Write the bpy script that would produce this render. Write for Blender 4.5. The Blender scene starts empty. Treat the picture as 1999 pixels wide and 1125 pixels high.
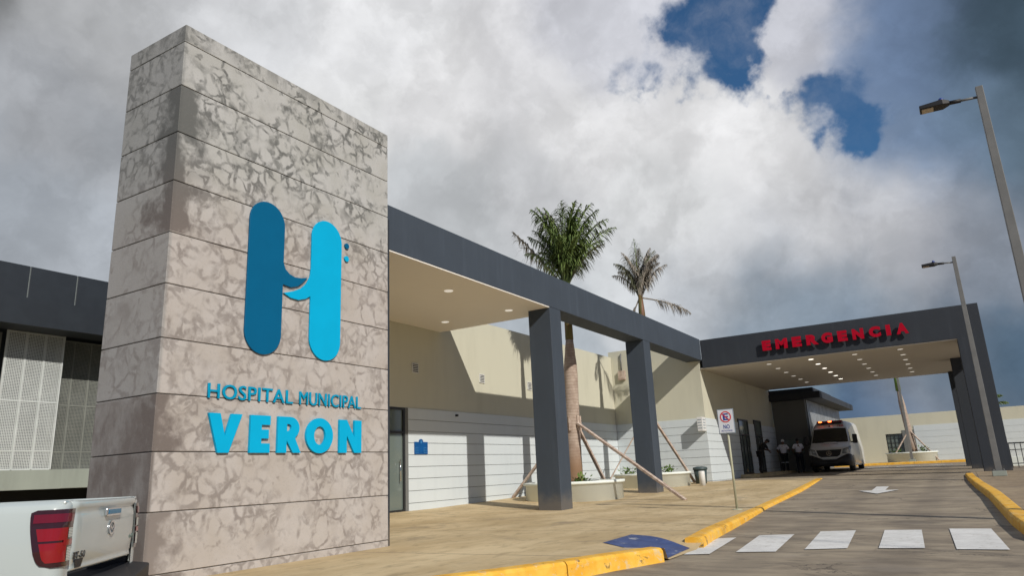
import bpy, bmesh, math, random
from mathutils import Vector, Matrix, Euler
random.seed(7)
R = math.radians
scene = bpy.context.scene
col = scene.collection

# ------------------------------------------------------------------ camera
cam_d = bpy.data.cameras.new("camera"); cam = bpy.data.objects.new("camera", cam_d); col.objects.link(cam)
cam_d.sensor_width = 36; cam_d.lens = 25.02; cam_d.clip_end = 3000; cam_d.clip_start = .05
cam.location = (0, 0, .9)
cam.matrix_world = Matrix.Translation((0, 0, .9)) @ (Matrix.Rotation(R(30.99), 3, 'Z') @ Matrix.Rotation(R(90 + 14.685), 3, 'X') @ Matrix.Rotation(R(-2.69), 3, 'Z')).to_4x4()
cam_d.dof.use_dof = True; cam_d.dof.focus_distance = 8.0; cam_d.dof.aperture_fstop = 5.6
scene.camera = cam
scene.view_settings.view_transform = 'Standard'; scene.view_settings.look = 'None'
scene.view_settings.exposure = 0.0; scene.view_settings.gamma = 1.0
scene.view_settings.use_curve_mapping = False
scene.render.film_transparent = False

# ------------------------------------------------------------------ sun
SUN = Vector((1, -.53, .75)).normalized()
sl = bpy.data.lights.new("sun", 'SUN'); so = bpy.data.objects.new("sun", sl); col.objects.link(so)
sl.energy = 3.85; sl.angle = R(.6); sl.color = (1.0, .945, .86)
so.rotation_euler = (-SUN).to_track_quat('-Z', 'Y').to_euler()

# ------------------------------------------------------------------ node helper
class G:
    def __init__(s, tree): s.t = tree; s.n = tree.nodes; s.l = tree.links
    def node(s, typ, **kw):
        n = s.n.new(typ)
        for k, v in kw.items(): setattr(n, k, v)
        return n
    def put(s, inp, v):
        if hasattr(v, 'is_linked') or isinstance(v, bpy.types.NodeSocket): s.l.new(v, inp)
        else: inp.default_value = v
    def m(s, op, a, b=0.0, c=None, clamp=False):
        n = s.node('ShaderNodeMath', operation=op, use_clamp=clamp)
        s.put(n.inputs[0], a)
        if len(n.inputs) > 1: s.put(n.inputs[1], b)
        if c is not None: s.put(n.inputs[2], c)
        return n.outputs[0]
    def v(s, op, a, b=None, out=0, sc=None):
        n = s.node('ShaderNodeVectorMath', operation=op)
        s.put(n.inputs[0], a)
        if b is not None: s.put(n.inputs[1], b)
        if sc is not None: s.put(n.inputs['Scale'], sc)
        return n.outputs[out]
    def noise(s, vec, scale, det=3, rough=.5, dist=0, col=False):
        n = s.node('ShaderNodeTexNoise'); s.l.new(vec, n.inputs['Vector'])
        n.inputs['Scale'].default_value = scale; n.inputs['Detail'].default_value = det
        n.inputs['Roughness'].default_value = rough; n.inputs['Distortion'].default_value = dist
        return n.outputs['Color' if col else 'Fac']
    def step(s, x, a, b):
        n = s.node('ShaderNodeMapRange', interpolation_type='SMOOTHSTEP'); s.put(n.inputs['Value'], x)
        n.inputs['From Min'].default_value = a; n.inputs['From Max'].default_value = b
        return n.outputs[0]
    def mix(s, f, a, b, blend='MIX'):
        n = s.node('ShaderNodeMix', data_type='RGBA', blend_type=blend)
        s.put(n.inputs[0], f)
        for i, x in ((6, a), (7, b)):
            if isinstance(x, tuple) and len(x) == 3: x = x + (1,)
            s.put(n.inputs[i], x)
        return n.outputs[2]
    def obj(s): return s.node('ShaderNodeTexCoord').outputs['Object']
    def pos(s): return s.node('ShaderNodeNewGeometry').outputs['Position']

# ------------------------------------------------------------------ sky
world = bpy.data.worlds.new("World"); scene.world = world; world.use_nodes = True
wt = world.node_tree; wt.nodes.clear(); g = G(wt)
sky = g.node('ShaderNodeTexSky', sky_type='NISHITA'); sky.sun_disc = False
sky.sun_elevation = math.asin(SUN.z); sky.sun_rotation = math.atan2(SUN.x, SUN.y)
sky.air_density = 1.0; sky.dust_density = .3; sky.ozone_density = 3.0
D = g.v('NORMALIZE', g.node('ShaderNodeTexCoord').outputs['Generated'])
sep = g.node('ShaderNodeSeparateXYZ'); g.l.new(D, sep.inputs[0])
az = g.m('MULTIPLY', g.m('ARCTAN2', sep.outputs[0], sep.outputs[1]), 57.2958)
el = g.m('MULTIPLY', g.m('ARCSINE', sep.outputs[2]), 57.2958)
cmb = g.node('ShaderNodeCombineXYZ'); g.l.new(g.m('MULTIPLY', az, .9), cmb.inputs[0]); g.l.new(el, cmb.inputs[1])
A0 = cmb.outputs[0]
def warp(base, scale, amp, det=4):
    nn = g.noise(D, scale, det, .55, 0, True)
    return g.v('ADD', base, g.v('SCALE', g.v('SUBTRACT', nn, (.5, .5, .5)), sc=amp))
W1 = warp(warp(A0, 5.0, 8.0, 3), 14.0, 4.5, 6)
# cloud colour field: (azimuth, elevation, colour) - grey banks, bright cumulus, slate veil
P = [(-72,32,(.20,.205,.21)),(-67,25.7,(.36,.375,.40)),(-58,29,(.52,.53,.55)),(-61,24,(.38,.40,.43)),(-68,17.8,(.33,.36,.40)),(-64,16.8,(.40,.43,.47)),(-63,32,(.44,.45,.465)),
 (-52,33.5,(.62,.63,.65)),(-43.8,34.4,(.74,.745,.76)),(-34.8,29.4,(.69,.69,.70)),(-29,23,(.60,.61,.63)),(-30,31,(.72,.72,.74)),(-45.8,26,(.70,.705,.71)),(-35,20.7,(.52,.54,.56)),
 (-54,24,(.56,.57,.59)),(-23.6,26.9,(.70,.70,.71)),(-13.8,25.2,(.76,.76,.77)),(-21.5,33.9,(.60,.61,.66)),(-17.8,19.5,(.66,.67,.68)),
 (-10.1,17.2,(.60,.61,.63)),(-6.5,17.6,(.66,.66,.67)),(-7.6,14.6,(.44,.46,.50)),(-13,15.5,(.62,.63,.65)),(-2.8,15.8,(.60,.60,.62)),(-3.8,18.0,(.62,.62,.63)),(-1.0,15.4,(.50,.50,.53)),(.6,17.6,(.19,.24,.32)),(-5.1,15.2,(.52,.53,.56)),(-16.6,12.1,(.50,.53,.57)),(-10.9,11.2,(.26,.32,.39)),
 (-4.3,12.2,(.22,.28,.35)),(-7.6,12.2,(.25,.31,.38)),(-1.2,20.3,(.18,.26,.40)),(-1.5,24,(.18,.25,.39)),(.9,26.1,(.15,.22,.35)),(2.6,28.5,(.12,.17,.27)),(8.5,27,(.05,.08,.11)),
 (6.6,19,(.10,.15,.20)),(2.8,20.1,(.16,.23,.34)),(3.7,13.5,(.22,.25,.30)),(3.4,6,(.08,.13,.19)),(-4.9,4,(.085,.145,.24)),
 (-1.2,5.4,(.26,.29,.34)),(-5.4,30,(.52,.53,.58)),(-22.5,14.2,(.58,.60,.62)),(-39.5,13.4,(.45,.48,.52)),(-28,10,(.40,.44,.48)),
 (-12,5,(.2,.27,.34)),(-50,8,(.45,.48,.52)),(-6.8,21.3,(.66,.66,.67)),(-11,22,(.70,.70,.71))]
num = None; den = None
for a, e, c in P:
    d = g.v('DISTANCE', W1, (a*.9, e, 0), out=1)
    w = g.m('POWER', 2.718, g.m('MULTIPLY', g.m('MULTIPLY', d, d), -1/9.5))
    cc = g.v('SCALE', c, sc=w)
    num = cc if num is None else g.v('ADD', num, cc)
    den = w if den is None else g.m('ADD', den, w)
den = g.m('ADD', den, .0004)
num = g.v('ADD', num, tuple(.0004*x for x in (.19, .24, .34)))
field = g.v('SCALE', num, sc=g.m('DIVIDE', 1.0, den))
bill = g.noise(D, 9.0, 8, .56, .25)
bill2 = g.noise(D, 3.2, 4, .5, .4)
br = g.m('ABSOLUTE', g.m('SUBTRACT', g.noise(g.v('ADD', D, g.v('SCALE', g.noise(D, 7.0, 3, .5, 0, True), sc=.12)), 11.0, 5, .55), .5))
puff = g.m('SUBTRACT', 1.0, g.step(br, .0, .16))
WD = g.v('ADD', D, g.v('SCALE', g.noise(D, 8.0, 5, .6, 0, True), sc=.10))
lobe = g.m('ADD', g.step(g.noise(WD, 5.5, 8, .58), .45, .57), g.m('MULTIPLY', g.step(g.noise(WD, 12.0, 7, .6), .44, .58), .6))
mod = g.m('ADD', g.m('ADD', g.m('SUBTRACT', g.m('ADD', .565, g.m('MULTIPLY', lobe, .13)), g.m('MULTIPLY', puff, .07)), g.m('MULTIPLY', bill, .48)), g.m('MULTIPLY', bill2, .34))
cloud = g.v('SCALE', field, sc=mod)
# gaps of clear blue
W2 = warp(warp(A0, 9.0, 5.0, 3), 26.0, 3.4, 6)
H = [(-13.2,33.8,3.0,1.0),(-10.4,32.4,2.6,1.2),(-11.6,30.2,1.7,1.0),(-8.4,34.8,2.2,1.1),(-10.0,28.8,1.2,.8),(-1.6,28.3,1.0,.42),(-1.0,26.4,.9,.4),(-4.9,26.0,1.5,1.0),(-2.9,24.9,1.5,1.1),(-4.1,22.9,1.4,1.0),(-1.9,23.6,1.2,.8),(-7.6,27.0,1.0,.7),(-15.8,32.8,1.6,.6),(-19.8,31.0,1.2,.55),(-17.8,30.2,.9,.5),(-14.9,29.8,1.0,.55),(-2.0,22.8,1.2,.8)]
hs = None
for a, e, r, k in H:
    d = g.v('DISTANCE', W2, (a*.9, e, 0), out=1)
    w = g.m('MULTIPLY', g.m('POWER', 2.718, g.m('MULTIPLY', g.m('MULTIPLY', d, d), -1/(r*r))), k)
    hs = w if hs is None else g.m('ADD', hs, w)
# lone puff standing in the gap
d = g.v('DISTANCE', W2, (-5.5*.9, 30.2, 0), out=1)
hs = g.m('SUBTRACT', hs, g.m('MULTIPLY', g.m('POWER', 2.718, g.m('MULTIPLY', g.m('MULTIPLY', d, d), -1/6.0)), .95))
gate = g.step(hs, .04, .30)
hs = g.m('ADD', hs, g.m('MULTIPLY', gate, g.m('MULTIPLY', g.m('SUBTRACT', g.noise(D, 30, 7, .62), .5), 1.1)))
hs = g.m('ADD', hs, g.m('MULTIPLY', gate, g.m('MULTIPLY', g.m('SUBTRACT', g.noise(D, 12, 4, .55, .6), .5), 1.2)))
veil = g.m('SUBTRACT', 1.0, g.m('MULTIPLY', g.step(g.noise(WD, 9.0, 7, .62), .45, .80), .26))
hole = g.m('MULTIPLY', g.step(hs, .16, 1.05), veil)
b1 = g.node('ShaderNodeBackground'); b1.inputs['Strength'].default_value = .08; g.l.new(g.mix(1.0, sky.outputs[0], (.50, .82, 1.0), 'MULTIPLY'), b1.inputs[0])
b2 = g.node('ShaderNodeBackground'); b2.inputs['Strength'].default_value = 1.0; g.l.new(cloud, b2.inputs[0])
mx = g.node('ShaderNodeMixShader'); g.l.new(hole, mx.inputs[0]); g.l.new(b2.outputs[0], mx.inputs[1]); g.l.new(b1.outputs[0], mx.inputs[2])
g.l.new(mx.outputs[0], g.node('ShaderNodeOutputWorld').inputs[0])
world.cycles.sampling_method = 'MANUAL'; world.cycles.sample_map_resolution = 512

# ------------------------------------------------------------------ materials
def mat(name, color, rough=.6, metal=0, var=.12, vscale=3.0, bump=0.0, bscale=40, emit=None, estr=0, spec=.5, coat=0, fn=None):
    m = bpy.data.materials.new(name); m.use_nodes = True; t = m.node_tree
    bs = t.nodes['Principled BSDF']; gg = G(t)
    bs.inputs['Roughness'].default_value = rough; bs.inputs['Metallic'].default_value = metal
    bs.inputs['Specular IOR Level'].default_value = spec; bs.inputs['Coat Weight'].default_value = coat
    c = color + (1,)
    p = gg.pos()
    if fn: out = fn(gg, p, bs)
    elif var:
        n = gg.noise(p, vscale, 5, .6)
        lo = tuple(x*(1-var) for x in color); hi = tuple(min(1, x*(1+var)) for x in color)
        out = gg.mix(gg.step(n, .3, .7), lo, hi)
    else: out = None
    if out is not None: gg.l.new(out, bs.inputs['Base Color'])
    else: bs.inputs['Base Color'].default_value = c
    if bump:
        b = gg.node('ShaderNodeBump'); b.inputs['Strength'].default_value = bump; b.inputs['Distance'].default_value = .01
        gg.l.new(gg.noise(p, bscale, 4, .6), b.inputs['Height']); gg.l.new(b.outputs[0], bs.inputs['Normal'])
    if emit:
        bs.inputs['Emission Color'].default_value = emit + (1,); bs.inputs['Emission Strength'].default_value = estr
    return m

def f_concrete(g, p, bs):
    s = g.node('ShaderNodeSeparateXYZ'); g.l.new(p, s.inputs[0])
    row = g.m('FLOOR', g.m('DIVIDE', g.m('SUBTRACT', s.outputs[2], .085), .604))
    q = g.v('ADD', p, g.v('SCALE', (3.7, 1.9, 7.3), sc=row))
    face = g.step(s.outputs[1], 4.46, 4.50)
    top = g.step(s.outputs[2], 3.5, 5.0)
    wp = g.v('ADD', q, g.v('SCALE', g.v('SUBTRACT', g.noise(q, 4.0, 3, .6, 0, True), (.5, .5, .5)), sc=.16))
    def cells(off, sc, w1):
        vo = g.node('ShaderNodeTexVoronoi', feature='DISTANCE_TO_EDGE'); vo.inputs['Scale'].default_value = sc
        g.l.new(g.v('ADD', wp, off), vo.inputs['Vector'])
        wd = g.m('MULTIPLY', g.noise(g.v('ADD', q, off), 3.2, 3, .6), w1)
        return g.m('SUBTRACT', 1.0, g.m('DIVIDE', vo.outputs['Distance'], wd), clamp=True)
    reg = g.step(g.noise(q, 1.5, 3, .55), .40, .58)
    reg2 = g.step(g.noise(g.v('ADD', q, (5, 5, 5)), 1.8, 3, .55), .42, .60)
    soft = g.noise(g.v('ADD', wp, (2, 8, 4)), 7.0, 4, .65)
    v1 = g.m('MULTIPLY', g.step(cells((0, 0, 0), 5.2, .34), .05, .75), reg)
    v2 = g.m('MULTIPLY', g.step(cells((9, 3, 1), 3.4, .24), .05, .75), reg2)
    spots = g.m('MULTIPLY', g.step(g.noise(g.v('ADD', wp, (1, 6, 2)), 6.0, 2, .5), .60, .69), .8)
    st = g.m('MAXIMUM', g.m('MAXIMUM', v1, v2), spots)
    st = g.m('MULTIPLY', st, g.step(soft, .30, .60))
    st = g.m('MULTIPLY', st, g.m('ADD', .60, g.m('MULTIPLY', face, .16)))
    st = g.m('MULTIPLY', st, g.m('ADD', .70, g.m('MULTIPLY', top, .30)))
    # broad damp patches, mostly beside the corner; lower flank rows darker overall
    cd = g.m('ABSOLUTE', g.m('SUBTRACT', g.m('ADD', s.outputs[1], g.m('MULTIPLY', g.m('ADD', s.outputs[0], 7.08), .8)), 4.46))
    cd = g.m('ADD', cd, g.m('MULTIPLY', g.m('SUBTRACT', g.noise(wp, 2.6, 4, .6), .5), 1.5))
    rr = g.noise(g.v('SCALE', (2.3, 1.1, 5.9), sc=row), 3.0, 0)
    cor = g.m('MULTIPLY', g.m('SUBTRACT', 1.0, g.step(cd, .08, .42)), g.step(rr, .36, .56))
    damp = g.m('MULTIPLY', g.step(g.noise(wp, 1.3, 3, .6), .60, .74), .35)
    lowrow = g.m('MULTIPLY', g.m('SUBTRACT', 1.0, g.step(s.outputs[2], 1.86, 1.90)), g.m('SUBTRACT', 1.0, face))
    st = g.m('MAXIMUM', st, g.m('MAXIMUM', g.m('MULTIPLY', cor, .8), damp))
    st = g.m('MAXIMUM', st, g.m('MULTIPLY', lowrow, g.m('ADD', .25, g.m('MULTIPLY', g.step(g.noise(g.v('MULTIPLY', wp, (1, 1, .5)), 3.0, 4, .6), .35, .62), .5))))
    edge = g.m('MULTIPLY', g.m('MULTIPLY', g.step(s.outputs[2], 6.05, 6.34), g.step(g.noise(g.v('MULTIPLY', p, (3, 3, .5)), 3, 4, .6), .35, .65)), .45)
    st = g.m('MAXIMUM', st, edge)
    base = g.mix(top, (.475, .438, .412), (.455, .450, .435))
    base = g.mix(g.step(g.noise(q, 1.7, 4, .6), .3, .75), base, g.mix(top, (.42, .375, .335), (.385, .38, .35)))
    base = g.mix(face, g.mix(.55, base, (.235, .24, .235)), base)  # flank base darkened, its weaker sunlight is put into the colour
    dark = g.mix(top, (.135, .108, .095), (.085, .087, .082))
    c = g.mix(g.m('MULTIPLY', st, 1.12, clamp=True), base, dark)
    c = g.mix(g.m('MULTIPLY', g.step(g.noise(p, 42, 4, .75), .52, .75), .28), c, (.2, .18, .16))
    b = g.node('ShaderNodeBump'); b.inputs['Strength'].default_value = .3; b.inputs['Distance'].default_value = .01
    g.l.new(g.noise(p, 24, 7, .68), b.inputs['Height']); g.l.new(b.outputs[0], bs.inputs['Normal'])
    return c
def f_walk(c0, c1, joints=False):
    def f(g, p, bs):
        q = g.v('MULTIPLY', p, (1.0, .55, 1.0))
        n = g.noise(q, .8, 6, .62); n2 = g.noise(g.v('MULTIPLY', p, (1.6, .7, 1)), 3.5, 6, .68, .4); n3 = g.noise(p, 60, 3, .6)
        c = g.mix(g.step(n, .35, .68), c0, c1)
        c = g.mix(g.m('MULTIPLY', g.step(n2, .50, .68), .5), c, tuple(x*.50 for x in c0))
        c = g.mix(g.m('MULTIPLY', g.step(g.noise(p, .7, 4, .65, .5), .55, .70), .5), c, (.17, .14, .11))
        c = g.mix(g.m('MULTIPLY', n3, .22), c, tuple(x*.45 for x in c0))
        s = g.node('ShaderNodeSeparateXYZ'); g.l.new(p, s.inputs[0])
        if joints: lines = ((0, 1.25), (1, 1.9))
        else: lines = ((1, 3.1),)
        for ax, sp in lines:
            d = g.m('ABSOLUTE', g.m('SUBTRACT', g.m('FRACT', g.m('DIVIDE', g.m('ADD', s.outputs[ax], .35), sp)), .5))
            l = g.m('SUBTRACT', 1.0, g.step(d, .004, .011 if joints else .0045))
            c = g.mix(g.m('MULTIPLY', l, .75), c, (.07, .055, .045))
        b = g.node('ShaderNodeBump'); b.inputs['Strength'].default_value = .35; b.inputs['Distance'].default_value = .01
        g.l.new(g.noise(p, 25, 6, .7), b.inputs['Height']); g.l.new(b.outputs[0], bs.inputs['Normal'])
        return c
    return f
def f_road(g, p, bs):
    q = g.v('MULTIPLY', p, (.75, 1.5, 1.0))
    n = g.noise(q, .9, 7, .7, .4); n2 = g.noise(g.v('MULTIPLY', p, (.7, 2.2, 1)), 2.4, 6, .7, .5); n3 = g.noise(p, 90, 3, .7)
    c = g.mix(g.step(n, .32, .68), (.185, .148, .105), (.37, .305, .215))
    c = g.mix(g.m('MULTIPLY', g.step(n2, .50, .66), .5), c, (.09, .073, .055))
    c = g.mix(g.m('MULTIPLY', g.step(g.noise(g.v('ADD', q, (7, 3, 0)), .9, 4, .6), .55, .68), .5), c, (.31, .265, .21))
    c = g.mix(g.m('MULTIPLY', g.step(n3, .45, .7), .30), c, (.30, .26, .22))
    s = g.node('ShaderNodeSeparateXYZ'); g.l.new(p, s.inputs[0])
    vo = g.node('ShaderNodeTexVoronoi', feature='DISTANCE_TO_EDGE'); vo.inputs['Scale'].default_value = .42
    g.l.new(g.v('ADD', p, g.v('SCALE', g.noise(p, 2.5, 5, .7, 0, True), sc=.8)), vo.inputs['Vector'])
    ck = g.m('MULTIPLY', g.m('SUBTRACT', 1.0, g.step(vo.outputs['Distance'], .002, .010)), g.step(g.noise(p, .5, 2), .45, .6))
    c = g.mix(g.m('MULTIPLY', ck, .7), c, (.04, .033, .028))
    tr = g.m('MULTIPLY', g.m('SUBTRACT', 1.0, g.step(g.m('ABSOLUTE', g.m('SUBTRACT', g.m('ABSOLUTE', g.m('ADD', s.outputs[0], 1.5)), .75)), .1, .4)), .22)
    c = g.mix(tr, c, (.08, .066, .055))
    b = g.node('ShaderNodeBump'); b.inputs['Strength'].default_value = .5; b.inputs['Distance'].default_value = .012
    g.l.new(g.noise(p, 45, 6, .75), b.inputs['Height']); g.l.new(b.outputs[0], bs.inputs['Normal'])
    return c
def f_yellow(g, p, bs):
    c = g.mix(g.step(g.noise(p, 4, 4, .6), .35, .7), (.76, .38, .022), (.84, .50, .07))
    c = g.mix(g.m('MULTIPLY', g.step(g.noise(p, 7, 7, .8, .5), .53, .64), .75), c, (.62, .50, .30))
    c = g.mix(g.m('MULTIPLY', g.step(g.noise(g.v('ADD', p, (4, 2, 9)), 5.0, 7, .8, .6), .595, .64), .9), c, (.07, .05, .035))
    b = g.node('ShaderNodeBump'); b.inputs['Strength'].default_value = .6; b.inputs['Distance'].default_value = .01
    g.l.new(g.noise(p, 18, 6, .7), b.inputs['Height']); g.l.new(b.outputs[0], bs.inputs['Normal'])
    return c
def f_paint(g, p, bs):
    c = g.mix(g.step(g.noise(p, 3, 4, .6), .3, .7), (.62, .61, .58), (.74, .73, .70))
    c = g.mix(g.m('MULTIPLY', g.step(g.noise(p, 16, 7, .8), .54, .66), .62), c, (.30, .26, .21)); c = g.mix(g.m('MULTIPLY', g.step(g.noise(p, 2.2, 5, .7, .5), .55, .7), .35), c, (.36, .32, .27)); return c
def f_wall(base, streak=.12, sz=1.0):
    def f(g, p, bs):
        n = g.noise(g.v('MULTIPLY', p, (1.2, 1.2, .25)), 1.2*sz, 5, .6); n2 = g.noise(p, .5, 4, .55)
        c = g.mix(g.m('MULTIPLY', g.step(n, .45, .75), streak*2), base, tuple(x*.72 for x in base))
        c = g.mix(g.m('MULTIPLY', g.step(n2, .4, .7), .25), c, tuple(min(1, x*1.1) for x in base))
        b = g.node('ShaderNodeBump'); b.inputs['Strength'].default_value = .18; b.inputs['Distance'].default_value = .01
        g.l.new(g.noise(p, 60, 4, .6), b.inputs['Height']); g.l.new(b.outputs[0], bs.inputs['Normal'])
        return c
    return f
def f_slate(base):
    def f(g, p, bs):
        s = g.node('ShaderNodeSeparateXYZ'); g.l.new(p, s.inputs[0])
        n = g.noise(g.v('MULTIPLY', p, (2.5, 2.5, .22)), 1.6, 5, .65); n2 = g.noise(p, 1.1, 5, .6)
        c = g.mix(g.m('MULTIPLY', g.step(n, .48, .74), .30), base, tuple(x*1.7+.01 for x in base))
        c = g.mix(g.m('MULTIPLY', g.step(n2, .35, .7), .30), c, tuple(x*.7 for x in base))
        dust = g.m('MULTIPLY', g.m('SUBTRACT', 1.0, g.step(g.m('SUBTRACT', s.outputs[2], g.m('MULTIPLY', g.noise(p, 4, 4, .7), .5)), -.15, .28)), .4)
        c = g.mix(dust, c, (.22, .18, .13))
        b = g.node('ShaderNodeBump'); b.inputs['Strength'].default_value = .3; b.inputs['Distance'].default_value = .01
        g.l.new(g.noise(p, 35, 5, .65), b.inputs['Height']); g.l.new(b.outputs[0], bs.inputs['Normal'])
        return c
    return f
def f_trunk(g, p, bs):
    s = g.node('ShaderNodeSeparateXYZ'); g.l.new(p, s.inputs[0])
    z = g.m('ADD', s.outputs[2], g.m('MULTIPLY', g.noise(p, 3, 3), .10))
    rg = g.step(g.m('ABSOLUTE', g.m('SUBTRACT', g.m('FRACT', g.m('MULTIPLY', z, 11.0)), .5)), .34, .49)
    c = g.mix(g.step(g.noise(p, 5, 5, .65), .35, .7), (.33, .25, .20), (.46, .37, .30))
    c = g.mix(g.m('MULTIPLY', rg, .42), c, (.14, .085, .055))
    c = g.mix(g.m('SUBTRACT', 1.0, g.step(s.outputs[2], .9, 1.9)), c, (.25, .15, .085)); return c
def f_shaft(g, p, bs):
    s = g.node('ShaderNodeSeparateXYZ'); g.l.new(p, s.inputs[0])
    return g.mix(g.step(g.noise(g.v('MULTIPLY', p, (6, 6, .6)), 1.5, 3), .42, .60), (.11, .10, .03), (.17, .075, .04))
def f_wood(g, p, bs):
    return g.mix(g.step(g.noise(p, 7, 5, .7), .35, .68), (.34, .245, .19), (.58, .48, .40))
def f_leaf(a, b):
    def f(g, p, bs): return g.mix(g.step(g.noise(p, 6, 3, .6), .35, .65), a, b)
    return f
def f_metal_corr(g, p, bs):
    s = g.node('ShaderNodeSeparateXYZ'); g.l.new(p, s.inputs[0])
    return g.mix(g.step(g.noise(p, 2, 4, .6), .3, .7), (.42, .44, .46), (.62, .64, .66))

M = {}
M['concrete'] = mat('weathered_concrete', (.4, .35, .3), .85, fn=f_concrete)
M['groove'] = mat('concrete_groove', (.22, .20, .18), .9)
M['deep_blue'] = mat('deep_blue_acrylic', (.0, .105, .225), .45, var=.03, spec=.2)
M['cyan'] = mat('cyan_acrylic', (.0, .39, .66), .45, var=.03, spec=.2)
M['cyan_text'] = mat('cyan_text_acrylic', (.0, .28, .47), .45, var=.03, spec=.2)
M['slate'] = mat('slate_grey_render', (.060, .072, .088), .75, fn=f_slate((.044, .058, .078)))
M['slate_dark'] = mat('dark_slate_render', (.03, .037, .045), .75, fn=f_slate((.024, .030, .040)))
M['cream'] = mat('cream_render', (.5, .47, .38), .85, fn=f_wall((.55, .535, .425), .17))
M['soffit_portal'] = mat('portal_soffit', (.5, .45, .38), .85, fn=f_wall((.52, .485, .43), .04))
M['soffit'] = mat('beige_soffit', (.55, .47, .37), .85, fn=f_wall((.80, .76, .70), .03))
M['siding'] = mat('white_siding', (.6, .64, .66), .7, fn=f_wall((.585, .635, .655), .08, 2))
M['joint'] = mat('siding_joint', (.20, .21, .21), .9)
M['grey_wall'] = mat('grey_render', (.16, .165, .165), .85, fn=f_wall((.15, .155, .15), .12))
M['walk'] = mat('stamped_pavement', (.4, .3, .2), .85, fn=f_walk((.49, .365, .195), (.68, .535, .32)))
M['walk2'] = mat('jointed_pavement', (.4, .3, .2), .85, fn=f_walk((.27, .20, .125), (.38, .29, .185), True))
M['road'] = mat('worn_road', (.15, .13, .1), .85, fn=f_road)
M['yellow'] = mat('worn_yellow_paint', (.7, .4, .03), .65, fn=f_yellow)
M['paint'] = mat('white_road_paint', (.7, .7, .67), .7, fn=f_paint)
def f_blue(g, p, bs):
    c = g.mix(g.step(g.noise(p, 5, 5, .7), .3, .7), (.022, .045, .15), (.05, .085, .23))
    c = g.mix(g.m('MULTIPLY', g.step(g.noise(p, 4.5, 6, .75, .6), .585, .64), .8), c, (.42, .42, .42)); return c
M['blue_paint'] = mat('blue_road_paint', (.03, .06, .22), .5, fn=f_blue)
M['frame'] = mat('black_aluminium', (.02, .022, .024), .4, var=0)
M['glass'] = mat('tinted_glass', (.14, .17, .155), .06, var=0, spec=.9)
M['dark'] = mat('dark_void', (.008, .009, .01), .9, var=0)
M['downlight'] = mat('downlight_lens', (.8, .78, .72), .5, var=0, emit=(1, .95, .85), estr=.42)
M['downlight_on'] = mat('downlight_lit', (.8, .78, .72), .5, var=0, emit=(1, .93, .82), estr=1.9)
M['seam'] = mat('panel_seam', (.16, .18, .18), .6, var=0)
M['trim'] = mat('white_trim', (.6, .6, .57), .6, var=.05)
M['screen_dark'] = mat('shaded_perforated_metal', (.20, .21, .19), .6, var=.1)  # set-back screens: their shade is put into a darker metal colour
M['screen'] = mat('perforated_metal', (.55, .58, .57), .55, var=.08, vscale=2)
M['panel'] = mat('slate_cladding_panel', (.022, .027, .034), .45, var=.1)
M['concrete_base'] = mat('pale_green_concrete', (.42, .45, .41), .85, fn=f_wall((.30, .33, .29), .35))
M['planter'] = mat('planter_render', (.5, .53, .49), .85, fn=f_wall((.76, .80, .75), .05, 3))
M['soil'] = mat('planter_soil', (.06, .04, .025), .95, var=.3, vscale=12, bump=.6)
M['trunk'] = mat('palm_bark', (.35, .25, .2), .85, fn=f_trunk, bump=0)
M['shaft'] = mat('palm_crownshaft', (.2, .2, .05), .6, fn=f_shaft)
M['shaft_green'] = mat('green_crownshaft', (.12, .20, .03), .5, var=.2)
M['leaf'] = mat('palm_leaf', (.06, .11, .02), .55, fn=f_leaf((.075, .125, .028), (.18, .24, .065)))
M['leaf_dry'] = mat('dry_palm_leaf', (.3, .23, .16), .7, fn=f_leaf((.17, .15, .12), (.34, .30, .25)))
M['leaf_mid'] = mat('ageing_palm_leaf', (.13, .12, .06), .65, fn=f_leaf((.11, .12, .06), (.22, .22, .13)))
M['shrub'] = mat('shrub_leaf', (.09, .16, .03), .55, fn=f_leaf((.06, .12, .02), (.16, .25, .05)))
M['wood'] = mat('rough_timber', (.35, .24, .17), .85, fn=f_wood, bump=0)
M['galv'] = mat('galvanised_steel', (.17, .17, .165), .6, metal=.1, var=.1)
M['lamp_black'] = mat('lamp_housing', (.007, .007, .008), .6, var=0)
M['lens'] = mat('lamp_lens', (.45, .38, .28), .25, var=0)
M['blue_cap'] = mat('blue_sensor_cap', (.02, .05, .25), .4, var=0)
M['red'] = mat('red_acrylic', (.40, .0, .016), .45, var=.05, spec=.2)
M['white_car'] = mat('white_car_paint', (.45, .50, .495), .22, var=0, coat=.8)
M['white_van'] = mat('white_van_paint', (.66, .66, .63), .35, var=0, coat=.4)
M['black_plastic'] = mat('black_plastic', (.018, .018, .02), .55, var=0)
M['tyre'] = mat('tyre_rubber', (.02, .02, .02), .85, var=.1)
M['rim'] = mat('alloy_rim', (.45, .46, .48), .3, metal=.8, var=0)
M['chrome'] = mat('chrome', (.7, .72, .75), .12, metal=1, var=0)
M['tail_dark'] = mat('smoked_lens', (.03, .003, .006), .08, var=0, coat=1)
M['tail_red'] = mat('red_lens', (.24, .0, .004), .10, var=.06, vscale=5, coat=1)
M['tail_red2'] = mat('crimson_lens', (.13, .0, .010), .10, var=0, coat=1)
def f_rib(g, p, bs):
    s = g.node('ShaderNodeSeparateXYZ'); g.l.new(p, s.inputs[0])
    w = g.m('FRACT', g.m('MULTIPLY', s.outputs[2], 90.0))
    return g.mix(g.step(w, .35, .65), (.20, .24, .22), (.62, .66, .62))
M['clear_lens'] = mat('clear_ribbed_lens', (.5, .55, .5), .12, fn=f_rib, coat=1)
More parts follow.
